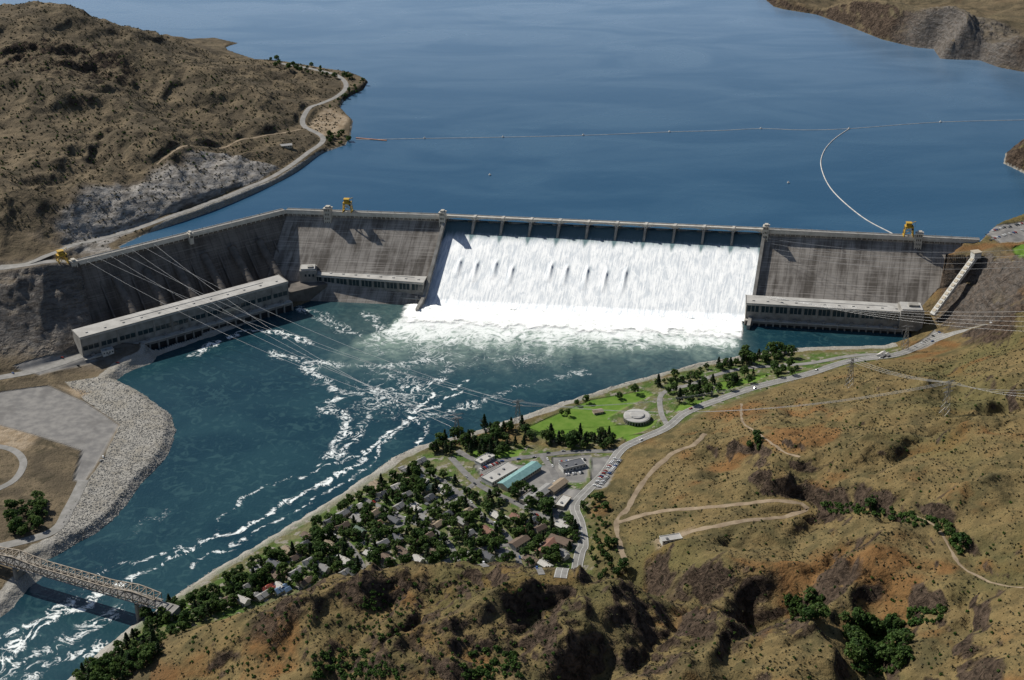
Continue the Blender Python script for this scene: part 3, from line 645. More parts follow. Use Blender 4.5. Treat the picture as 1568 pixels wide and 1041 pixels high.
# churning foam at the toe
fx=np.linspace(-.05,1.0,240); fy=np.linspace(-14,96,70)
FX,FY=np.meshgrid(fx,fy)
wx=bB[0]+bd[0]*FX*bL+bn[0]*FY; wy=bB[1]+bd[1]*FX*bL+bn[1]*FY
cov=(1-sstep(0,80,FY*(1+.35*FX)+fbm(wx/22,wy/22,4,83)*36))*sstep(-.05,.01,FX)*(1-sstep(.985,1.,FX))
hh=(3.+fbm(wx/14,wy/9,4,80)*4.+np.abs(fbm(wx/5,wy/5,2,81))*1.2)*cov+.15
fq=np.arange(FX.size).reshape(FX.shape); fq=np.stack([fq[:-1,:-1],fq[1:,:-1],fq[1:,1:],fq[:-1,1:]],-1).reshape(-1,4)
gridmesh('churning_foam',np.stack([wx,wy,hh],-1).reshape(-1,3),fq[:,::-1],M_FOAM,dict(cover=cov*1.7-.15))
# bridge over spillway
mb=MB()
sp=[lerp(KB,KC,i/11) for i in range(12)]; dsp=[lerp(dB,dC,i/11) for i in range(12)]
for i in range(11):
    a,b,da,db=sp[i],sp[i+1],dsp[i],dsp[i+1]
    mb.hexa([prof(a,da,-9,105.6),prof(a,da,0,105.6),prof(b,db,0,105.6),prof(b,db,-9,105.6)],[prof(a,da,-9,107),prof(a,da,0,107),prof(b,db,0,107),prof(b,db,-9,107)],0)
    for o in (-.3,-8.7):
        mb.beam(prof(a,da,o,107.55),prof(b,db,o,107.55),.5,0,1.1)
    for o in (-.6,-4.5,-8.2):
        K=10
        for j in range(K):
            t0,t1=j/K,(j+1)/K; zz=lambda t:105.55-3.2*(abs(2*t-1))**2.2-.5
            A0,A1=lerp(a,b,t0),lerp(a,b,t1)
            mb.hexa([prof(A0,da,o-.4,zz(t0)),prof(A0,da,o+.4,zz(t0)),prof(A1,da,o+.4,zz(t1)),prof(A1,da,o-.4,zz(t1))],[prof(A0,da,o-.4,105.59),prof(A0,da,o+.4,105.59),prof(A1,da,o+.4,105.59),prof(A1,da,o-.4,105.59)],0)
mb.obj('spillway_bridge',[M_CON],parent=dam)
mb=MB(); ax=(KC-KB)[:2]; ax/=np.linalg.norm(ax)
for i in range(1,11):
    a,da=sp[i],dsp[i]; w=np.array([ax[0],ax[1],0])*1.7
    mb.hexa([prof(a,da,-17,78)-w,prof(a,da,15,78)-w,prof(a,da,15,78)+w,prof(a,da,-17,78)+w],[prof(a,da,-17,102)-w,prof(a,da,3.5,102)-w,prof(a,da,3.5,102)+w,prof(a,da,-17,102)+w],0)
    w=w*1.25
    mb.hexa([prof(a,da,-10,102)-w,prof(a,da,1.2,102)-w,prof(a,da,1.2,102)+w,prof(a,da,-10,102)+w],[prof(a,da,-10,107.9)-w,prof(a,da,1.2,107.9)-w,prof(a,da,1.2,107.9)+w,prof(a,da,-10,107.9)+w],1)
mb.obj('spillway_piers',[M_CON2,M_CON],parent=dam)
mb=MB()
for a,d,L,sgn in ((KB,dB,LB,-1),(KC,dC,LC,1)):
    w=np.array([ax[0],ax[1],0]); i0=a+w*(0 if sgn>0 else -5); i1=a+w*(5 if sgn>0 else 0)
    f=lambda p,o,z:prof(p,d,o,z)
    sl_=lambda o:107-107*o/L
    mb.hexa([f(i0,0,80),f(i0,L+4,-5),f(i1,L+4,-5),f(i1,0,80)],[f(i0,0,103),f(i0,L*.93,sl_(L*.93)+7),f(i1,L*.93,sl_(L*.93)+7),f(i1,0,103)],0)
    mb.hexa([f(i0,L*.93,-5),f(i0,L+26,-5),f(i1,L+26,-5),f(i1,L*.93,-5)],[f(i0,L*.93,sl_(L*.93)+7),f(i0,L+26,7),f(i1,L+26,7),f(i1,L*.93,sl_(L*.93)+7)],0)
mb.obj('training_walls',[M_CON2],parent=dam)
mb=MB()
def tower(p,d,axd,wd=11,dp=11,top=114,bot=72):
    w=np.array([axd[0],axd[1],0])*wd/2
    mb.hexa([prof(p,d,-3,bot)-w,prof(p,d,6,bot)-w,prof(p,d,6,bot)+w,prof(p,d,-3,bot)+w],[prof(p,d,-3,top)-w,prof(p,d,6,top)-w,prof(p,d,6,top)+w,prof(p,d,-3,top)+w],0)
    w2=w*1.15
    mb.hexa([prof(p,d,-4,top)-w2,prof(p,d,7,top)-w2,prof(p,d,7,top)+w2,prof(p,d,-4,top)+w2],[prof(p,d,-4,top+1.2)-w2,prof(p,d,7,top+1.2)-w2,prof(p,d,7,top+1.2)+w2,prof(p,d,-4,top+1.2)+w2],0)
    w3=w*.6
    mb.hexa([prof(p,d,-2,top+1.2)-w3,prof(p,d,5,top+1.2)-w3,prof(p,d,5,top+1.2)+w3,prof(p,d,-2,top+1.2)+w3],[prof(p,d,-2,top+4)-w3,prof(p,d,5,top+4)-w3,prof(p,d,5,top+4)+w3,prof(p,d,-2,top+4)+w3],0)
    for k in (-.5,0,.5):
        ww=np.array([axd[0],axd[1],0])
        for zz in range(int(bot)+10,int(top)-3,7):
            mb.hexa([prof(p,d,6,zz)+w*k-ww*.6,prof(p,d,6.1,zz)+w*k-ww*.6,prof(p,d,6.1,zz)+w*k+ww*.6,prof(p,d,6,zz)+w*k+ww*.6],[prof(p,d,6,zz+3.5)+w*k-ww*.6,prof(p,d,6.1,zz+3.5)+w*k-ww*.6,prof(p,d,6.1,zz+3.5)+w*k+ww*.6,prof(p,d,6,zz+3.5)+w*k+ww*.6],1)
axl=(KB-KA)[:2]/np.linalg.norm(KB-KA); axr=(KD-KC)[:2]/np.linalg.norm(KD-KC); axf=(KA-K0)[:2]/np.linalg.norm(KA-K0)
def along(a,b,u):
    best=min(((abs((784+FP*lerp(a,b,t)[0]/(lerp(a,b,t)[1]*CT+(HC-107)*ST))-u),t) for t in np.linspace(-.1,1.1,400)))
    return lerp(a,b,best[1])
tower(along(KA,KB,503),dB,axl); tower(KB-np.array([*axl,0])*5,dB,axl,9,top=114); tower(KC+np.array([*axr,0])*5,dC,axr,9,top=114); tower(along(KC,KD,1407),dC,axr)
tower(along(K0,KA,112),nf,axf,9,top=110,bot=70)
tower(along(K0,KA,290),nf,axf,6,top=108,bot=92)
mb.obj('elevator_towers',[M_FASC,M_DARK],parent=dam)
def powerhouse(name,pa,pb,back,z1,nb,ledge,zl=10,win=(.45,.86)):
    e=empty(name); pa=np.array(pa);pb=np.array(pb); L=np.linalg.norm(pb[:2]-pa[:2]); t=(pb-pa)[:2]/L; nrm=np.array([t[1],-t[0]])
    def q(s,o,z): return (pa[0]+t[0]*s+nrm[0]*o,pa[1]+t[1]*s+nrm[1]*o,z)
    def bx(mb,s0,s1,o0,o1,z0,z1_,m): mb.hexa([q(s0,o1,z0),q(s1,o1,z0),q(s1,o0,z0),q(s0,o0,z0)],[q(s0,o1,z1_),q(s1,o1,z1_),q(s1,o0,z1_),q(s0,o0,z1_)],m)
    w=MB(); bx(w,0,L,-back,0,-6,z1-1,0)
    bw=L/nb
    for i in range(nb+1): bx(w,max(0,i*bw-.9),min(L,i*bw+.9),0,1.1,zl,z1-2.5,0)
    bx(w,-.8,L+.8,0.,1.4,z1-2.5,z1-1,1)
    w.obj('walls',[M_CON2,M_CON],parent=e)
    r=MB(); bx(r,-.8,L+.8,-back,1.4,z1-1,z1,0); bx(r,-.8,L+.8,.8,1.4,z1,z1+.9,1); bx(r,-.8,-.2,-back,.8,z1,z1+.9,1); bx(r,L+.2,L+.8,-back,.8,z1,z1+.9,1)
    for i in range(nb):
        s=(i+.5)*bw; bx(r,s-1.6,s+1.6,-back*.35-1.5,-back*.35+1.5,z1,z1+1.2,0)
    bx(r,L*.2,L*.9,-back*.6,-back*.6+.8,z1,z1+.7,0)
    r.obj('roof',[M_ROOF,M_CON2],parent=e)
    g=MB()
    zw0=lerp(zl,z1,win[0]);zw1=lerp(zl,z1,win[1])
    for i in range(nb):
        k=3
        for j in range(k):
            s0=i*bw+1.6+(bw-3.2)*(j/k)+.5; s1=i*bw+1.6+(bw-3.2)*((j+1)/k)-.5
            bx(g,s0,s1,0,.12,zw0,zw1,0)
    g.obj('windows',[M_GLASS],parent=e)
    b=MB(); bx(b,-1,L+1,0,ledge,-6,zl-1.2,0); bx(b,-1,L+1,0,ledge+1,zl-1.2,zl,1)
    for i in range(nb*2+1):
        s=i*bw/2; bx(b,max(-1,s-.8),min(L+1,s+.8),ledge,ledge+2.2,-6,zl-1.25,0)
    for i in range(nb*2):
        s0=i*bw/2+1.4; bx(b,s0,s0+bw/2-2.8,ledge,ledge+.15,-1,zl-5,2)
    b.obj('draft_tube_deck',[M_CON2,M_CON,M_DARK],parent=e)
    c2=MB()
    bx(c2,-1,L+1,ledge+.6,ledge+.8,zl+.9,zl+1.1,0)
    for i in range(nb):
        s=(i+.5)*bw
        if ledge>5: bx(c2,s-2.5,s+2.5,1.8,5.,zl,zl+3.4,0); c2.beam(q(s-1.2,3.4,zl+3.4),q(s-1.2,3.4,zl+5.5),.5,0); c2.beam(q(s+1.2,3.4,zl+3.4),q(s+1.2,3.4,zl+5.5),.5,0)
    c2.obj('deck_equipment',[M_STEEL],parent=e)
    return e,q,bx
powerhouse('powerhouse',P(475,420,33),P(648,433,33),30,33,9,6,8)
powerhouse('powerhouse',P(1143,464,33),P(1385,478,33),30,33,11,6,8)
e3,q3,bx3=powerhouse('main_powerhouse',P(122,517,45),P(440,431,45),31,45,12,9,14,win=(.3,.52))
m3=MB(); L3=np.linalg.norm(P(440,431,45)-P(122,517,45))
bx3(m3,L3*.66,L3*.74,1.5,5,24,29,0); m3.obj('service_bay',[M_CREAM],parent=e3)
mb=MB(); 
pc=P(462,440,8); mb.box((pc[0],pc[1]+12,6),(44,50,22),.3,0); pc=P(472,412,40); mb.box((pc[0],pc[1],27),(26,22,30),.08,0); mb.box((pc[0],pc[1],43),(22,18,3),.08,1); mb.box((pc[0]+4,pc[1]-3,45.5),(8,7,2.5),.08,0)
for k in range(4): mb.box((pc[0]-9+k*6,pc[1]-11.1,34),(3,.4,4),.08,2)
mb.obj('service_building',[M_CON2,M_ROOF,M_GLASS])
mb=MB(); pc=P(1395,472,36); mb.box((pc[0],pc[1],22),(34,30,32),-.1,0); mb.box((pc[0],pc[1],39),(30,26,2.2),-.1,1); mb.box((pc[0]+3,pc[1],41.5),(14,9,3.5),-.1,0)
for k in range(4): mb.box((pc[0]-10+k*6-1,pc[1]-15.2,32),(3,.5,4),-.1,2)
mb.obj('service_building',[M_CON2,M_ROOF,M_GLASS])
mb=MB(); a=PV(1428,482,30); b=PV(1494,392,104)
mb.beam(a,b,8,0,6); 
dd=(b-a)
for k in range(14):
    q=a+dd*((k+.5)/14)+Vector((0,0,4)); mb.beam(q-dd.normalized()*2.4,q+dd.normalized()*2.4,5.2,1,1.6)
mb.box((b.x,b.y,b.z+2),(12,10,9),.3,0); mb.box((b.x,b.y,b.z+7.2),(13.5,11.5,1.4),.3,1)
mb.obj('inclined_gallery',[M_WHITE,M_CREAM])
def crane(p,ang):
    mb=MB(); w,d_,h=7,5.5,15
    for sx_ in (-1,1):
        for sy_ in (-1,1): mb.beam((sx_*w,sy_*d_,0),(sx_*w*.8,sy_*d_*.85,h),1.2)
        mb.beam((sx_*w,-d_,1.2),(sx_*w,d_,1.2),1.4); mb.beam((sx_*w*.9,-d_*.9,8),(sx_*w*.9,d_*.9,8),.8)
        mb.beam((sx_*w,-d_,1.5),(sx_*w*.9,d_*.9,8),.6)
    for sy_ in (-1,1):
        mb.beam((-w*.85,sy_*d_*.85,h),(w*.85,sy_*d_*.85,h),1.6); mb.beam((-w*.95,sy_*d_,6),(w*.85,sy_*d_,h-1),.6); mb.beam((w*.95,sy_*d_,6),(-w*.85,sy_*d_,h-1),.6)
    mb.box((0,0,h+1),(13,10.5,1)); mb.box((-1,0,h+4),(8,7,5)); mb.box((-1,0,h+6.8),(9,8,.6)); mb.box((5,-4.5,h-2),(2.6,2.6,3),0,1)
    mb.beam((2,0,h+6),(9,0,h+9),.8); mb.beam((9,0,h+9),(9,0,h),.25,1); mb.cyl((4.5,0,0),1.2,h+1.5,h+3.2,12,1)
    for x in (-4,-2,0,2): mb.box((x,-3.55,h+4.5),(1.1,.15,1.5),0,1)
    mb.obj('gantry_crane',[M_YEL,M_DARK],loc=(p[0],p[1],107.1),rz=ang)
def cr(p,d): return prof(p,d,-4.5,107)
crane(cr(along(KA,KB,531),dB),atan2(axl[1],axl[0])); crane(cr(along(KC,KD,1390),dC),atan2(axr[1],axr[0])); crane(cr(along(Kext,KA,98),nf),atan2(axf[1],axf[0]))
# ---------------------------------------------------------------- truss bridge
mb=MB(); A0=PV(-170,806,24); B0=PV(243,926,24); dv=(B0-A0); Lb=dv.length; dh=dv.normalized(); sd=Vector((-dh.y,dh.x,0)); zz=Vector((0,0,1))
npan=int(Lb/9); pw=Lb/npan
def hgt(i):
    s=i*pw; x=s/Lb; piers=[.12,.50,.93]
    return 9.5+4.*max(0,1-min(abs(x-q) for q in piers)/.09)
for i in range(npan+1):
    c0=A0+dh*(i*pw)
    for s_ in (-1,1):
        b=c0+sd*s_*6.2; t=b+zz*hgt(i); mb.beam(b,t,.6)
        if i<npan:
            b2=A0+dh*((i+1)*pw)+sd*s_*6.2; t2=b2+zz*hgt(i+1)
            mb.beam(b,b2,1.1); mb.beam(t,t2,1.1)
            if i%2: mb.beam(b,t2,.6)
            else: mb.beam(t,b2,.6)
    mb.beam(c0-sd*6.2,c0+sd*6.2,.7); mb.beam(c0-sd*6.2+zz*hgt(i),c0+sd*6.2+zz*hgt(i),.7)
    if i<npan:
        c1=A0+dh*((i+1)*pw); mb.beam(c0-sd*6.2+zz*hgt(i),c1+sd*6.2+zz*hgt(i+1),.45); mb.beam(c0+sd*6.2+zz*hgt(i),c1-sd*6.2+zz*hgt(i+1),.45)
mb.beam(A0+zz*.7,B0+zz*.7,9.2,1,.5); 
for s_ in (-1,1): mb.beam(A0+zz*1.3+sd*s_*4.8,B0+zz*1.3+sd*s_*4.8,.2,0,.9); mb.beam(A0+zz*1.0+sd*s_*7.6,B0+zz*1.0+sd*s_*7.6,1.8,2,.3)
for x in (.12,.50,.935):
    c0=A0+dv*x
    for s_ in (-1,1):
        q=c0+sd*s_*6; mb.cyl((q.x,q.y),2.6,-6,22.5,16,2,2.1)
    mb.beam(c0-sd*6+Vector((0,0,-4)),c0+sd*6+Vector((0,0,-4)),2.4,2,3.5); mb.beam(c0-sd*6+Vector((0,0,-16)),c0+sd*6+Vector((0,0,-16)),1.8,2,14)
e1=B0+dh*14; mb.beam(B0+zz*.4,e1+zz*.2,11,2,1.4)
mb.box((e1.x,e1.y,14),(14,14,20),atan2(dh.y,dh.x),2)
mb.obj('steel_truss_bridge',[M_BRG,M_ASP,M_CON2])
# ---------------------------------------------------------------- pylons, wires, booms
def pylon(u,v,h=42,rz=0):
    p=G(u,v); mb=MB(); 
    lv=[(0,4.5),(8,3.8),(16,3.0),(24,2.2),(30,1.5),(h,1.1)]
    for (z0,a),(z1_,b) in zip(lv,lv[1:]):
        for sx_,sy_ in ((1,1),(1,-1),(-1,-1),(-1,1)):
            mb.beam((sx_*a,sy_*a,z0),(sx_*b,sy_*b,z1_),.4); nx_,ny_=(sx_,-sy_) if sx_==sy_ else (-sx_,sy_)
            mb.beam((sx_*a,sy_*a,z0),(nx_*b,ny_*b,z1_),.22); mb.beam((nx_*a,ny_*a,z0),(sx_*b,sy_*b,z1_),.22)
    for z in (30,36,h-.5):
        w=9 if z==36 else 7
        for s_ in (-1,1):
            mb.beam((0,-1,z),(s_*w,0,z+.3),.3); mb.beam((0,1,z),(s_*w,0,z+.3),.3); mb.beam((0,0,z+2.5),(s_*w,0,z+.3),.25); mb.beam((s_*w,0,z+.3),(s_*w,0,z-2),.2)
    mb.obj('transmission_tower',[M_STEEL],loc=(p[0],p[1],p[2]-.5),rz=rz); return Vector(p)
pyl=[pylon(793,652,38,.3),pylon(1300,592,42,.2),pylon(1446,634,44,.4),pylon(1385,534,36,0),pylon(700,672,32,.3)]
M_WIRE=simple('aluminium_wire',(.58,.58,.58),(.46,.46,.46),1,.4,.2)
def wirecurve(name,r):
    cu=bpy.data.curves.new(name,'CURVE'); cu.dimensions='3D'; cu.bevel_depth=r; cu.bevel_resolution=0; cu.materials.append(M_WIRE)
    o=bpy.data.objects.new(name,cu); bpy.context.scene.collection.objects.link(o); return cu
cuA=wirecurve('river_crossing_power_lines',.18); cuB=wirecurve('hillside_power_lines',.13)
def wire(cu,a,b,sag):
    a=Vector(a);b=Vector(b); s_=cu.splines.new('POLY'); K=24; s_.points.add(K)
    for i in range(K+1):
        t=i/K; q=a.lerp(b,t); q.z-=sag*4*t*(1-t); s_.points[i].co=(*q,1)
t1=pyl[1]+Vector((0,0,40)); t2=pyl[2]+Vector((0,0,42)); t0=pyl[0]+Vector((0,0,36)); t4=pyl[4]+Vector((0,0,30))
for i in range(7):
    st=lerp(K0,KA,.06+.05*i); o=Vector(((i%3-1)*7,0,-(i//3)*6))
    wire(cuA,prof(st,nf,1,106),(t0 if i%2 else t4)+o,22)
for i in range(3):
    o=Vector(((i-1)*7,0,0)); wire(cuB,t0+o,t2+o,26); wire(cuB,t0+o+Vector((0,0,-6)),t1+o,22); wire(cuB,t1+o,t2+o,6)
    wire(cuB,t2+o,P(1640,590+i*8,190),8)
for i in range(4):
    wire(cuB,prof(along(KC,KD,1180+i*4),dC,12+i*6,98-i*6),P(1640,376+i*9,150),16)
for i in range(5):
    wire(cuB,prof(along(KC,KD,1186),dC,90,34)+np.array([i*3,-i*2,i*1.2]),P(1640,474+i*9,150),12)
def tube(name,pts,r,mat):
    c_=bpy.data.curves.new(name,'CURVE'); c_.dimensions='3D'; c_.bevel_depth=r; c_.bevel_resolution=1; c_.materials.append(mat); s_=c_.splines.new('POLY'); s_.points.add(len(pts)-1)
    for i,p in enumerate(pts): s_.points[i].co=(*p,1)
    o=bpy.data.objects.new(name,c_); bpy.context.scene.collection.objects.link(o); return o
M_BOOM=simple('bleached_boom',(.6,.58,.54),(.4,.38,.35),.1,.7)
tube('log_boom',smooth_line([P(u,v,100.2) for u,v in [(1300,197),(1275,215),(1260,235),(1258,258),(1275,292),(1320,332),(1367,358)]],10),.9,M_BOOM)
tube('log_boom',smooth_line([P(u,v,100.1) for u,v in [(545,214),(650,212),(770,210),(900,207),(1025,202),(1100,200),(1165,197),(1230,199),(1300,197),(1440,187),(1600,183)]],15),.6,M_BOOM)
mb=MB()
for u,v in [(650,212),(770,210),(893,207),(1025,202),(1165,197),(1300,197),(1440,187),(750,268),(1207,280)]:
    p=P(u,v,100); mb.cyl(p,2.0,99.6,101.5,12,0); mb.cyl(p,1.2,101.5,103.5,10,0,.4)
mb.obj('marker_buoys',[M_BOOM])
mb=MB(); mb.beam(P(545,211,100.6),P(592,215,100.6),3,0,1.2); mb.obj('floating_dock',[simple('rust_dock',(.4,.2,.12),(.3,.15,.1),.3,.8)])
# ---------------------------------------------------------------- town
p0=P(455,797,0);p1=P(700,668,0); RA=atan2(p1[1]-p0[1],p1[0]-p0[0])
roofs=[simple('roof_'+k,c_,tuple(x*.75 for x in c_),.6,.85) for k,c_ in dict(grey=(.27,.265,.255),brown=(.15,.105,.075),pale=(.52,.50,.46),slate=(.105,.11,.12),tan=(.29,.225,.155),red=(.34,.07,.045),blue=(.12,.2,.32),rust=(.22,.11,.075),green=(.12,.17,.13)).items()]
def house_mesh(kind):
    mb=MB(); L,Wd,h,r=[(14,8.5,3,2.6),(12,9,3.2,2.8),(15,8,3,2.2),(11,8,3,2.6),(13,8,5.2,2.6),(16,9,3,2.4)][kind]
    def gab(cx_,cy_,L,Wd,h,r,ov=.7):
        mb.box((cx_,cy_,h/2-.5),(L,Wd,h+1),0,0)
        for s_ in (-1,1): mb.add([(cx_+s_*L/2,cy_-Wd/2,h),(cx_+s_*L/2,cy_+Wd/2,h),(cx_+s_*L/2,cy_,h+r)],[(0,1,2)],0)
        for s_ in (-1,1):
            e=(Wd/2+ov); ez=h-ov*r/(Wd/2)
            a=[(cx_-L/2-ov,cy_+s_*e,ez+.1),(cx_+L/2+ov,cy_+s_*e,ez+.1),(cx_+L/2+ov,cy_,h+r+.1),(cx_-L/2-ov,cy_,h+r+.1)]
            b=[(x,y,z+.25) for x,y,z in a]; mb.hexa(a,b,1)
    gab(0,0,L,Wd,h,r)
    if kind%2==0: gab(L*.32,-Wd*.62,6.5,6,2.8,1.9); mb.box((L*.32,-Wd*.62-3.05,1.1),(4.5,.12,2.2),0,3)
    if kind==5: gab(-L*.3,Wd*.7,6,7,2.8,1.7)
    for x in (-L*.35,-L*.1,L*.38):
        for s_ in (-1,1): mb.box((x,s_*(Wd/2+.04),1.7),(1.6,.12,1.2),0,2)
    mb.box((L*.12,Wd/2+.05,1.05),(1,.12,2.1),0,3); mb.box((-L*.2,-1.2,h+r*.7+.8),(.9,.9,1.8),0,3)
    mb.box((-L*.1,-Wd/2-2.2,.1),(5,3.4,.25),0,4); mb.box((L*.5+3.2,-1,.02),(3.2,9,.2),0,4)
    if kind in (1,3): mb.box((-L*.5-4,-Wd*.6,1.1),(3.4,4,2.6),0,0); mb.box((-L*.5-4,-Wd*.6,2.55),(4,4.6,.3),0,1)
    return mb
HM=[house_mesh(i) for i in range(6)]
hm_cache={}
def put_house(p,kind,roof,wall,rz):
    k=(kind,roof,wall)
    if k not in hm_cache:
        o=HM[kind].obj('house',[[M_WHITE,M_CREAM][wall],roofs[roof],M_GLASS,M_CREAM,M_CON2]); hm_cache[k]=o.data
    else:
        o=bpy.data.objects.new('house',hm_cache[k]); bpy.context.scene.collection.objects.link(o)
    o.location=tuple(map(float,p)); o.rotation_euler=(0,0,rz)
RES=[(650,705),(705,745),(760,790),(830,800),(880,800),(885,850),(830,872),(700,866),(560,876),(450,900),(380,925),(330,935),(400,870),(480,810),(560,755)]
def inpoly(uv,poly):
    x,y=uv; r=False
    for i in range(len(poly)):
        x0,y0=poly[i];x1,y1=poly[(i+1)%len(poly)]
        if (y0>y)!=(y1>y) and x<(x1-x0)*(y-y0)/(y1-y0)+x0: r=not r
    return r
occ=[]
def free(p,r): return all((p[0]-q[0])**2+(p[1]-q[1])**2>(r+q[2])**2 for q in occ)
def bilr(Z,p): return float(bil(XS,YS,Z,np.array([p[0]]),np.array([p[1]]))[0])
def flat_building(name,u,v,L,Wd,h,rz,roof,wall,gable=0):
    p=G(u,v); mb=MB(); mb.box((0,0,h/2-1),(L,Wd,h+2),0,0)
    if gable:
        for s_ in (-1,1):
            a=[(-L/2-1,s_*(Wd/2+1),h-.2),(L/2+1,s_*(Wd/2+1),h-.2),(L/2+1,0,h+gable),(-L/2-1,0,h+gable)]; mb.hexa(a,[(x,y,z+.35) for x,y,z in a],1)
            mb.add([(s_*L/2,-Wd/2,h),(s_*L/2,Wd/2,h),(s_*L/2,0,h+gable)],[(0,1,2)],0)
    else:
        mb.box((0,0,h+.2),(L+.8,Wd+.8,.4),0,1)
        for s_ in (-1,1): mb.box((0,s_*(Wd/2+.2),h+.7),(L+.8,.4,.6),0,0); mb.box((s_*(L/2+.2),0,h+.7),(.4,Wd,.6),0,0)
        for k in range(int(L/12)): mb.box((-L/2+6+k*12,random.uniform(-.2,.2)*Wd,h+1.1),(2.6,2.2,1.4),0,3)
    nW=int(L/4)
    for k in range(nW):
        x=-L/2+2+k*(L-4)/max(1,nW-1)
        for s_ in (-1,1): mb.box((x,s_*(Wd/2+.04),h*.55),(1.9,.14,h*.35),0,2)
    mb.box((0,-Wd/2-.08,1.3),(2.6,.2,2.6),0,3)
    o=mb.obj(name,[wall,roof,M_GLASS,M_STEEL],loc=(p[0],p[1],p[2]),rz=rz); occ.append((p[0],p[1],max(L,Wd)*.42)); 
    return o
flat_building('school_building',796,733,62,15,6,RA+.05,M_TEAL,M_CREAM,3.2)
flat_building('civic_building',765,730,44,18,6,RA,M_ROOF,M_WHITE)
flat_building('warehouse',830,758,34,12,5,RA+.1,roofs[0],M_CREAM,2.4)
flat_building('warehouse',853,748,28,11,5,RA+.1,roofs[4],M_CREAM,2.4)
flat_building('office_building',810,765,24,11,5,RA+.1,roofs[0],M_CREAM)
flat_building('office_building',876,716,30,14,5.5,RA-.4,roofs[3],M_WHITE)
flat_building('apartment_building',838,842,30,12,6,RA+.2,roofs[7],M_CREAM,2.5)
flat_building('apartment_building',858,833,24,11,6,RA+1.7,roofs[1],M_CREAM,2.5)
flat_building('apartment_building',795,835,22,11,6,RA,roofs[1],M_WHITE,2.5)
flat_building('office_building',742,706,24,11,4.5,RA,roofs[2],M_WHITE)
flat_building('office_building',862,772,22,11,4.5,RA+.3,roofs[2],M_CREAM)
flat_building('shed',1027,828,22,9,4,.25,M_ROOF,M_WHITE)
flat_building('equipment_building',165,541,16,9,6,.6,M_ROOF,M_WHITE)
flat_building('boat_house',438,225,20,9,4,.3,M_ROOF,M_CREAM,2)
flat_building('park_shelter',915,632,12,8,3,.3,roofs[4],M_CREAM,1.8)
p=G(975,643); mb=MB(); mb.cyl((0,0),15.5,-2,5.2,48,0); mb.cyl((0,0),17.4,5.2,6.6,48,1); mb.cyl((0,0),17,6.6,7.1,48,1,16); mb.cyl((0,0),9,7.1,8.3,36,0); mb.cyl((0,0),9.6,8.3,8.9,36,1,8.6)
for k in range(28):
    a=2*pi*k/28; mb.box((16.4*cos(a),16.4*sin(a),2.4),(2.2,.6,5.4),a,0); mb.box((15.55*cos(a+.112),15.55*sin(a+.112),2.4),(.2,2.2,3.4),a+.112,2)
mb.obj('visitor_center',[M_CON,M_ROOF,M_GLASS],loc=p); occ.append((p[0],p[1],22))
cand=[]
us=np.array(RES)
while len(cand)<1700:
    uv=(random.uniform(us[:,0].min(),us[:,0].max()),random.uniform(us[:,1].min(),us[:,1].max()))
    if inpoly(uv,RES): cand.append(uv)
pw_=Gm(cand); nh=0
for uv,p in zip(cand,pw_):
    if p[2]>30 or bilr(roadd,p)<7.5 or bilr(sdr,p)<32 or not free(p,9.2): continue
    occ.append((p[0],p[1],9.2)); nh+=1
    rf=random.choices(range(9),[6,3.2,4.5,4,3,.25,.2,1.2,.8])[0]
    put_house((p[0],p[1],p[2]+.1),random.randrange(6),rf,random.random()<.4,RA+random.choice([0,pi/2,pi,pi/2])+random.uniform(-.16,.16))
for u,v,rf in [(410,903,5),(430,905,6),(1350,545,2)]:
    p=G(u,v); put_house(p,0,rf,0,RA); occ.append((p[0],p[1],9))
print('houses',nh)
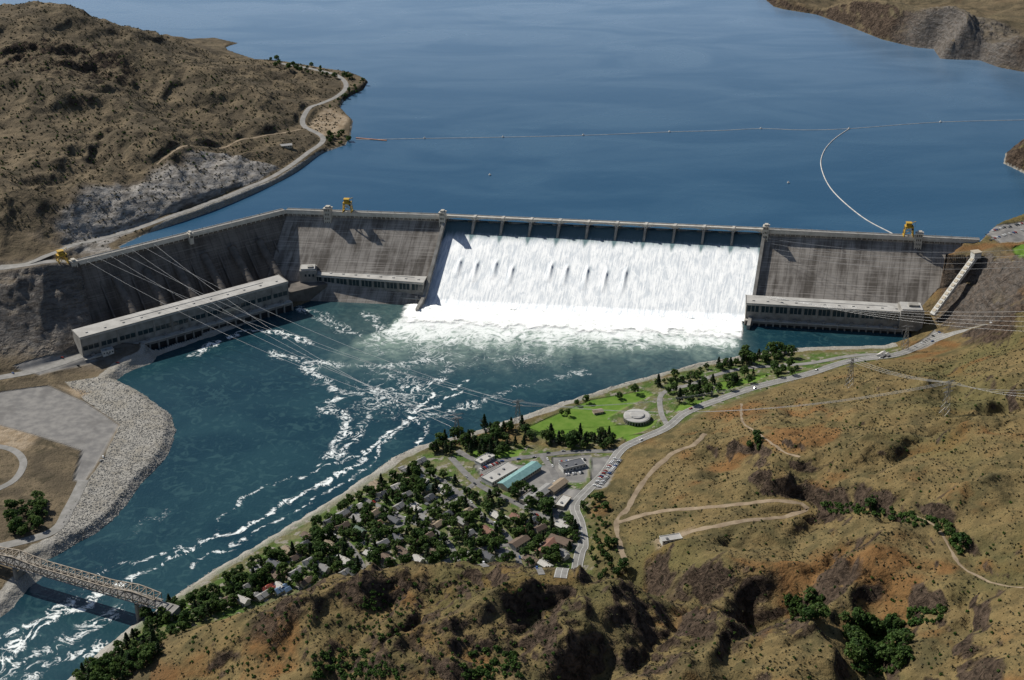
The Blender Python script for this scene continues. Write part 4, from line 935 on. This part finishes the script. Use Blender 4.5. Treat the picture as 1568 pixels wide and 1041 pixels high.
# ---------------------------------------------------------------- trees
def tree_mesh(name,kind,seed):
    r=random.Random(seed); nr=np.random.default_rng(seed); mb=MB()
    H={'oak':11,'round':8.5,'poplar':15,'pine':13,'shrub':3.5}[kind]
    tr=.035*H
    if kind!='shrub':
        mb.cyl((0,0),tr,-1,H*.35,7,0,tr*.7); mb.cyl((0,0),tr*.7,H*.35,H*.85,6,0,tr*.15)
        for k in range(6):
            a=r.uniform(0,6.28); z=H*r.uniform(.28,.6); l=H*r.uniform(.2,.34); mb.beam((0,0,z),(cos(a)*l,sin(a)*l,z+l*.7),tr*.5,0)
    else:
        for k in range(5): a=r.uniform(0,6.28); mb.beam((0,0,-.3),(cos(a)*1.2,sin(a)*1.2,2),.12,0)
    cl=[]
    if kind in('oak','round'):
        for k in range(24):
            a=r.uniform(0,6.28); zz_=r.uniform(-1,1); q=sqrt(1-zz_*zz_)*r.uniform(.45,1); R=H*(.44 if kind=='oak' else .42)
            cl.append((cos(a)*q*R,sin(a)*q*R,H*.6+zz_*H*.3,H*r.uniform(.10,.17)))
        nl=26; sz=H*.055
    elif kind=='poplar':
        for k in range(20): z=H*(.18+.8*k/20); a=r.uniform(0,6.28); q=H*.085*(1-abs(k/20-.4)); cl.append((cos(a)*q,sin(a)*q,z,H*.075))
        nl=24; sz=H*.035
    elif kind=='pine':
        for k in range(26):
            t=k/26; z=H*(.16+.82*t); a=k*2.4; q=H*.22*(1-t)*r.uniform(.5,1); cl.append((cos(a)*q,sin(a)*q,z,H*(.09*(1-t)+.03)))
        nl=20; sz=H*.042
    else:
        for k in range(10): a=r.uniform(0,6.28); q=r.uniform(.2,1.7); cl.append((cos(a)*q,sin(a)*q,r.uniform(.7,2.6),.8))
        nl=20; sz=.42
    for (x,y,z,cr_) in cl:
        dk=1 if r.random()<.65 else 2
        pts=nr.normal(0,1,(nl,3)); pts/=np.linalg.norm(pts,axis=1)[:,None]; pts*=cr_*nr.uniform(.55,1.,(nl,1)); pts[:,2]*=.8
        for q in pts:
            c_=Vector((x+q[0],y+q[1],z+q[2])); nn=Vector(q)+Vector(nr.normal(0,cr_*.45,3)); nn.z+=cr_*.5; nn.normalize(); t=nn.orthogonal().normalized(); b=nn.cross(t); s_=sz*r.uniform(.7,1.3); an=r.uniform(0,3.14); t2=t*cos(an)+b*sin(an); b2=nn.cross(t2)
            mb.add([c_-t2*s_-b2*s_*.6,c_+t2*s_-b2*s_*.7,c_+t2*s_*.8+b2*s_*.7,c_-t2*s_*.7+b2*s_*.6],[(0,1,2,3)],dk)
    me=bpy.data.meshes.new(name); me.from_pydata([tuple(q) for q in mb.v],[],mb.f)
    lm={'pine':M_PINE,'shrub':M_GREENB}.get(kind,M_LEAF)
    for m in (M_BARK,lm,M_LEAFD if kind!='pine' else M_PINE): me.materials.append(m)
    me.polygons.foreach_set('material_index',np.array(mb.m,dtype=np.int32)); me.update(); return me
TM={'deciduous_tree':[tree_mesh('deciduous_tree',k,i) for i,k in enumerate(['oak','round','oak','round'])],'poplar_tree':[tree_mesh('poplar_tree','poplar',11)],'pine_tree':[tree_mesh('pine_tree','pine',12),tree_mesh('pine_tree','pine',13)],'green_shrub':[tree_mesh('green_shrub','shrub',14),tree_mesh('green_shrub','shrub',15)]}
tocc=[]
def put_tree(kind,p,s=1.):
    o=bpy.data.objects.new(kind,random.choice(TM[kind])); bpy.context.scene.collection.objects.link(o)
    o.location=(p[0],p[1],p[2]-.2); o.rotation_euler=(0,0,random.uniform(0,6.28)); k=s*random.uniform(.65,1.35); o.scale=(k*random.uniform(.9,1.15),k*random.uniform(.9,1.15),k*random.uniform(.85,1.2))
def scatter(poly,count,kinds,s=1.,gap=3.,road=1.5,maxz=400,sep=0.):
    us=np.array(poly); cand=[]
    while len(cand)<count:
        uv=(random.uniform(us[:,0].min(),us[:,0].max()),random.uniform(us[:,1].min(),us[:,1].max()))
        if inpoly(uv,poly): cand.append(uv)
    for p in Gm(cand):
        if bilr(roadd,p)<road or bilr(sdr,p)<6 or p[2]>maxz: continue
        if not free(p,gap): continue
        if sep and any((p[0]-a)**2+(p[1]-b)**2<sep*sep for a,b in tocc): continue
        k=random.choices(list(kinds),list(kinds.values()))[0]; put_tree(k,p,s); tocc.append((p[0],p[1]))
occ[:]=[(a,b,c_*.66) for a,b,c_ in occ]
town_k={'deciduous_tree':7,'pine_tree':1.,'poplar_tree':.3}
scatter(RES,1300,town_k,1.06,2.0,maxz=32,sep=5.2,road=1.)
scatter([(690,660),(800,655),(820,680),(760,700),(690,695),(650,700)],90,{'deciduous_tree':3,'pine_tree':2},1.2,2.,sep=4.5)
scatter([(850,665),(900,668),(940,672),(930,695),(850,690),(830,680)],60,{'deciduous_tree':3,'pine_tree':1},1.2,2.,sep=4.5)
scatter([(740,765),(790,745),(850,770),(880,800),(830,800),(760,790)],55,town_k,1.35,2.5,sep=6)
scatter([(1020,600),(1120,580),(1225,552),(1225,572),(1120,605),(1050,625)],60,{'deciduous_tree':4,'pine_tree':1},1.2,3,sep=7)
scatter([(1000,585),(1100,560),(1170,545),(1170,555),(1100,573),(1010,598)],34,{'deciduous_tree':4,'pine_tree':1},1.,3,sep=6)
scatter([(1130,535),(1200,530),(1215,550),(1140,560)],40,{'deciduous_tree':4},1.4,2,sep=5)
scatter([(800,655),(905,610),(990,597),(985,602),(900,625),(810,662)],9,{'deciduous_tree':4},1.,2,sep=8)
scatter([(210,940),(260,925),(330,900),(400,850),(440,830),(430,880),(340,935),(250,985),(200,1010)],260,{'deciduous_tree':4,'green_shrub':3,'pine_tree':.6},1.,1.6,maxz=45,sep=3.8)
scatter([(110,1041),(200,985),(260,975),(240,1010),(170,1060)],100,{'deciduous_tree':3,'pine_tree':1},1.2,1.8,maxz=60,sep=4)
scatter([(15,775),(65,765),(75,800),(50,830),(15,820)],60,{'deciduous_tree':3},1.15,1.5,sep=4)
scatter([(890,740),(930,760),(960,880),(920,890),(895,830)],110,{'deciduous_tree':2,'green_shrub':4},.9,2,sep=3)
scatter([(1200,915),(1255,915),(1270,945),(1215,955)],90,{'green_shrub':3,'deciduous_tree':.6},1.3,1.2,sep=2)
scatter([(1290,950),(1380,960),(1400,1010),(1350,1041),(1310,1030)],230,{'green_shrub':3,'deciduous_tree':.8},1.4,1.2,sep=2.5)
scatter([(1390,935),(1450,930),(1440,950),(1390,960)],40,{'green_shrub':3},1.4,1.2,sep=2)
scatter([(1260,770),(1350,775),(1450,800),(1490,845),(1470,850),(1430,812),(1340,790),(1260,785)],170,{'green_shrub':4,'deciduous_tree':.3},1.2,1.2,sep=2)
scatter([(1145,670),(1165,672),(1165,692),(1145,690)],9,{'deciduous_tree':1},.9,1.)
scatter([(380,86),(470,100),(540,118),(540,126),(460,110),(380,95)],60,{'deciduous_tree':2,'green_shrub':2},1.,2)
scatter([(495,205),(530,200),(535,218),(500,226)],24,{'deciduous_tree':2,'green_shrub':2},1.,1.5)
scatter([(500,165),(545,120),(560,128),(530,160)],24,{'green_shrub':3,'deciduous_tree':1},1.,1.5)
scatter([(400,905),(700,880),(860,900),(860,1041),(300,1041),(280,980)],280,{'green_shrub':1},.7,1.5)
scatter([(480,1000),(560,990),(620,1041),(480,1041)],110,{'green_shrub':1},1.,1.)
scatter([(720,1000),(790,985),(800,1041),(700,1041)],90,{'green_shrub':1},1.,1.)
scatter([(560,900),(640,930),(600,990),(540,960)],60,{'green_shrub':1},.8,1.)
scatter([(1000,560),(1568,540),(1568,1041),(1000,1041)],300,{'green_shrub':1},.6,1.5)
scatter([(0,60),(200,60),(350,120),(450,200),(380,260),(200,250),(0,300)],420,{'green_shrub':1},.8,2)
print('trees',len(tocc))
def sage(name,n,xr,yr,cond,smin,smax):
    x=rng.uniform(*xr,n); y=rng.uniform(*yr,n); z=hs(x,y)
    dens=fbm(x/35,y/35,3,90)+.25
    keep=(rng.uniform(-.3,.6,n)<dens)&cond(x,y,z)&(bil(XS,YS,roadd,x,y)>1.5)&(bil(XS,YS,town,x,y)<.3)&(bil(XS,YS,paved,x,y)<.1)&(bil(XS,YS,gravel,x,y)<.3)
    x,y,z=x[keep],y[keep],z[keep]; n=len(x); Q=7
    r=rng.uniform(smin,smax,n)
    ctr=np.stack([x,y,z],1)[:,None,:]+np.stack([rng.normal(0,.42,(n,Q)),rng.normal(0,.42,(n,Q)),rng.uniform(.15,.75,(n,Q))],-1)*r[:,None,None]
    a=rng.normal(0,1,(n,Q,3)); a/=np.linalg.norm(a,axis=-1,keepdims=True); b=rng.normal(0,1,(n,Q,3)); b-=a*(a*b).sum(-1,keepdims=True); b/=np.linalg.norm(b,axis=-1,keepdims=True)
    s=r[:,None,None]*.5
    v=np.stack([ctr-a*s-b*s*.7,ctr+a*s-b*s*.7,ctr+a*s*.8+b*s*.7,ctr-a*s*.8+b*s*.7],2).reshape(-1,3)
    gridmesh(name,v,np.arange(len(v)).reshape(-1,4),M_SAGE,{},False); print(name,n)
sage('sagebrush',50000,(-350,900),(760,1600),lambda x,y,z:(z>26),.45,1.35)
sage('sagebrush',20000,(-1400,-330),(1820,2900),lambda x,y,z:(z>102),.8,2.2)
def boulders(name,n,poly,lo=.6,hi=1.7,mat=None):
    us=np.array(poly); cand=[]
    while len(cand)<n:
        uv=(random.uniform(us[:,0].min(),us[:,0].max()),random.uniform(us[:,1].min(),us[:,1].max()))
        if inpoly(uv,poly): cand.append(uv)
    pp=Gm(cand); k=len(pp); base=np.array([(-1,-1,-.6),(1,-1,-.6),(1,1,-.6),(-1,1,-.6),(-.6,-.6,.6),(.6,-.6,.6),(.6,.6,.6),(-.6,.6,.6)])
    s=rng.uniform(lo,hi,(k,1,1)); v=pp[:,None,:]+(base[None]+rng.normal(0,.28,(k,8,3)))*s
    an=rng.uniform(0,3.14,k)[:,None]; rel=v-pp[:,None,:]; xx=rel[...,0]*np.cos(an)-rel[...,1]*np.sin(an); yy=rel[...,0]*np.sin(an)+rel[...,1]*np.cos(an); v=np.stack([xx,yy,rel[...,2]],-1)+pp[:,None,:]
    f=np.array([(3,2,1,0),(4,5,6,7),(0,1,5,4),(1,2,6,5),(2,3,7,6),(3,0,4,7)]); q=(f[None]+np.arange(k)[:,None,None]*8).reshape(-1,4)
    gridmesh(name,v.reshape(-1,3),q,mat or M_RIP,{},False)
boulders('riprap_boulders',6500,[(165,575),(215,598),(262,635),(270,660),(258,697),(215,742),(180,792),(110,842),(75,852),(85,818),(130,742),(160,700),(184,650),(130,612),(100,585)],.3,.95)
boulders('bank_boulders',2600,[(1160,541),(1010,572),(850,620),(745,655),(640,682),(560,730),(455,797),(340,865),(215,950),(215,942),(340,856),(455,786),(560,718),(640,672),(745,646),(850,612),(1010,565),(1160,535)],.35,1.0)
# ---------------------------------------------------------------- vehicles
def car_mesh(col):
    mb=MB()
    def tb(x0,x1,w,z0,z1,i0,i1,wi,m): mb.hexa([(x0,-w,z0),(x1,-w,z0),(x1,w,z0),(x0,w,z0)],[(x0+i0,-w+wi,z1),(x1-i1,-w+wi,z1),(x1-i1,w-wi,z1),(x0+i0,w-wi,z1)],m)
    tb(-2.3,2.3,.92,.3,.95,.1,.15,.06,0); tb(-1.7,1.1,.84,.95,1.42,.4,.6,.14,1); tb(-1.28,.5,.7,1.42,1.5,.05,.05,.03,0)
    for x in (-1.4,1.45):
        for y in (-.86,.86):
            K=10; a=[(x+.36*cos(2*pi*k/K),y-.1,.36+.36*sin(2*pi*k/K)) for k in range(K)]; b=[(px,py+.2,pz) for px,py,pz in a]
            mb.add(a+b,[(i,(i+1)%K,K+(i+1)%K,K+i) for i in range(K)]+[tuple(range(K)),tuple(range(2*K-1,K-1,-1))],2)
    me=bpy.data.meshes.new('parked_car'); me.from_pydata(mb.v,[],mb.f)
    for m in (simple('car_paint',col,tuple(c_*.9 for c_ in col),1,.3),M_GLASS,M_DARK): me.materials.append(m)
    me.polygons.foreach_set('material_index',np.array(mb.m,dtype=np.int32)); me.update(); return me
CARS=[car_mesh(c_) for c_ in [(.7,.7,.7),(.75,.75,.73),(.04,.045,.05),(.3,.03,.02),(.05,.1,.25),(.35,.35,.34)]]
def put_car(p,rz):
    o=bpy.data.objects.new('parked_car',random.choice(CARS)); bpy.context.scene.collection.objects.link(o); o.location=(p[0],p[1],float(hs(p[0],p[1]))+.35); o.rotation_euler=(0,0,rz); o.scale=(1.1,1.1,1.1)
def car_row(a,b,k,rel=pi/2,prob=.8):
    A_=G(*a);B_=G(*b); an=atan2(B_[1]-A_[1],B_[0]-A_[0])
    for i in range(k):
        if random.random()<prob: put_car(lerp(A_,B_,(i+.5)/k),an+rel)
car_row((910,745),(942,702),22); car_row((917,747),(950,704),22); car_row((855,708),(897,704),12); car_row((858,716),(897,712),12); car_row((862,728),(893,724),9)
car_row((735,720),(765,708),10); car_row((1440,508),(1400,532),12); car_row((1505,365),(1566,342),20,prob=.7); car_row((1515,369),(1566,352),16,prob=.6); car_row((1065,606),(1100,598),8,prob=.6)
for u,v in [(155,706),(158,700),(95,548),(180,556),(120,560),(20,572)]: put_car(G(u,v),random.uniform(0,3))
for nm,pl,w,mat,lines in ROADS:
    if nm=='paved_street':
        for i in range(2,len(pl)-2,3):
            if random.random()<.5:
                t=pl[i+1]-pl[i-1]; t=t[:2]/np.linalg.norm(t[:2]); s_=random.choice([-1,1]); q=pl[i].copy(); q[0]-=t[1]*s_*(w/2-1); q[1]+=t[0]*s_*(w/2-1); put_car((q[0],q[1],0),atan2(t[1],t[0]))
    if nm=='main_road':
        for i in range(8,len(pl)-4,17):
            t=pl[i+1]-pl[i-1]; t=t[:2]/np.linalg.norm(t[:2]); s_=random.choice([-1,1]); put_car((pl[i][0]-t[1]*s_*2.4,pl[i][1]+t[0]*s_*2.4,0),atan2(t[1],t[0]))
# ---------------------------------------------------------------- light, world, camera
sv=Vector((-.60,.425,.68)).normalized(); el=math.asin(sv.z); az=atan2(sv.x,sv.y)
sun=bpy.data.lights.new('sun','SUN'); sun.energy=5.0; sun.angle=radians(.5); sun.color=(1,.95,.86)
so_=bpy.data.objects.new('sun',sun); bpy.context.scene.collection.objects.link(so_); so_.rotation_euler=sv.to_track_quat('Z','Y').to_euler()
w=bpy.data.worlds.new('World'); bpy.context.scene.world=w; w.use_nodes=True; nt=w.node_tree
sk=nt.nodes.new('ShaderNodeTexSky'); sk.sky_type='NISHITA'; sk.sun_disc=False; sk.sun_elevation=el; sk.sun_rotation=az%(2*pi); sk.altitude=500
bg=nt.nodes['Background']; nt.links.new(sk.outputs[0],bg.inputs[0]); bg.inputs[1].default_value=.075
cam=bpy.data.cameras.new('camera'); cam.sensor_width=36; cam.lens=FP/1568*36; cam.clip_start=1; cam.clip_end=40000
co_=bpy.data.objects.new('camera',cam); bpy.context.scene.collection.objects.link(co_); co_.location=(0,0,HC); co_.rotation_euler=(radians(63),0,0)
sc=bpy.context.scene; sc.camera=co_; sc.view_settings.view_transform='Standard'; sc.view_settings.look='None'; sc.view_settings.exposure=0
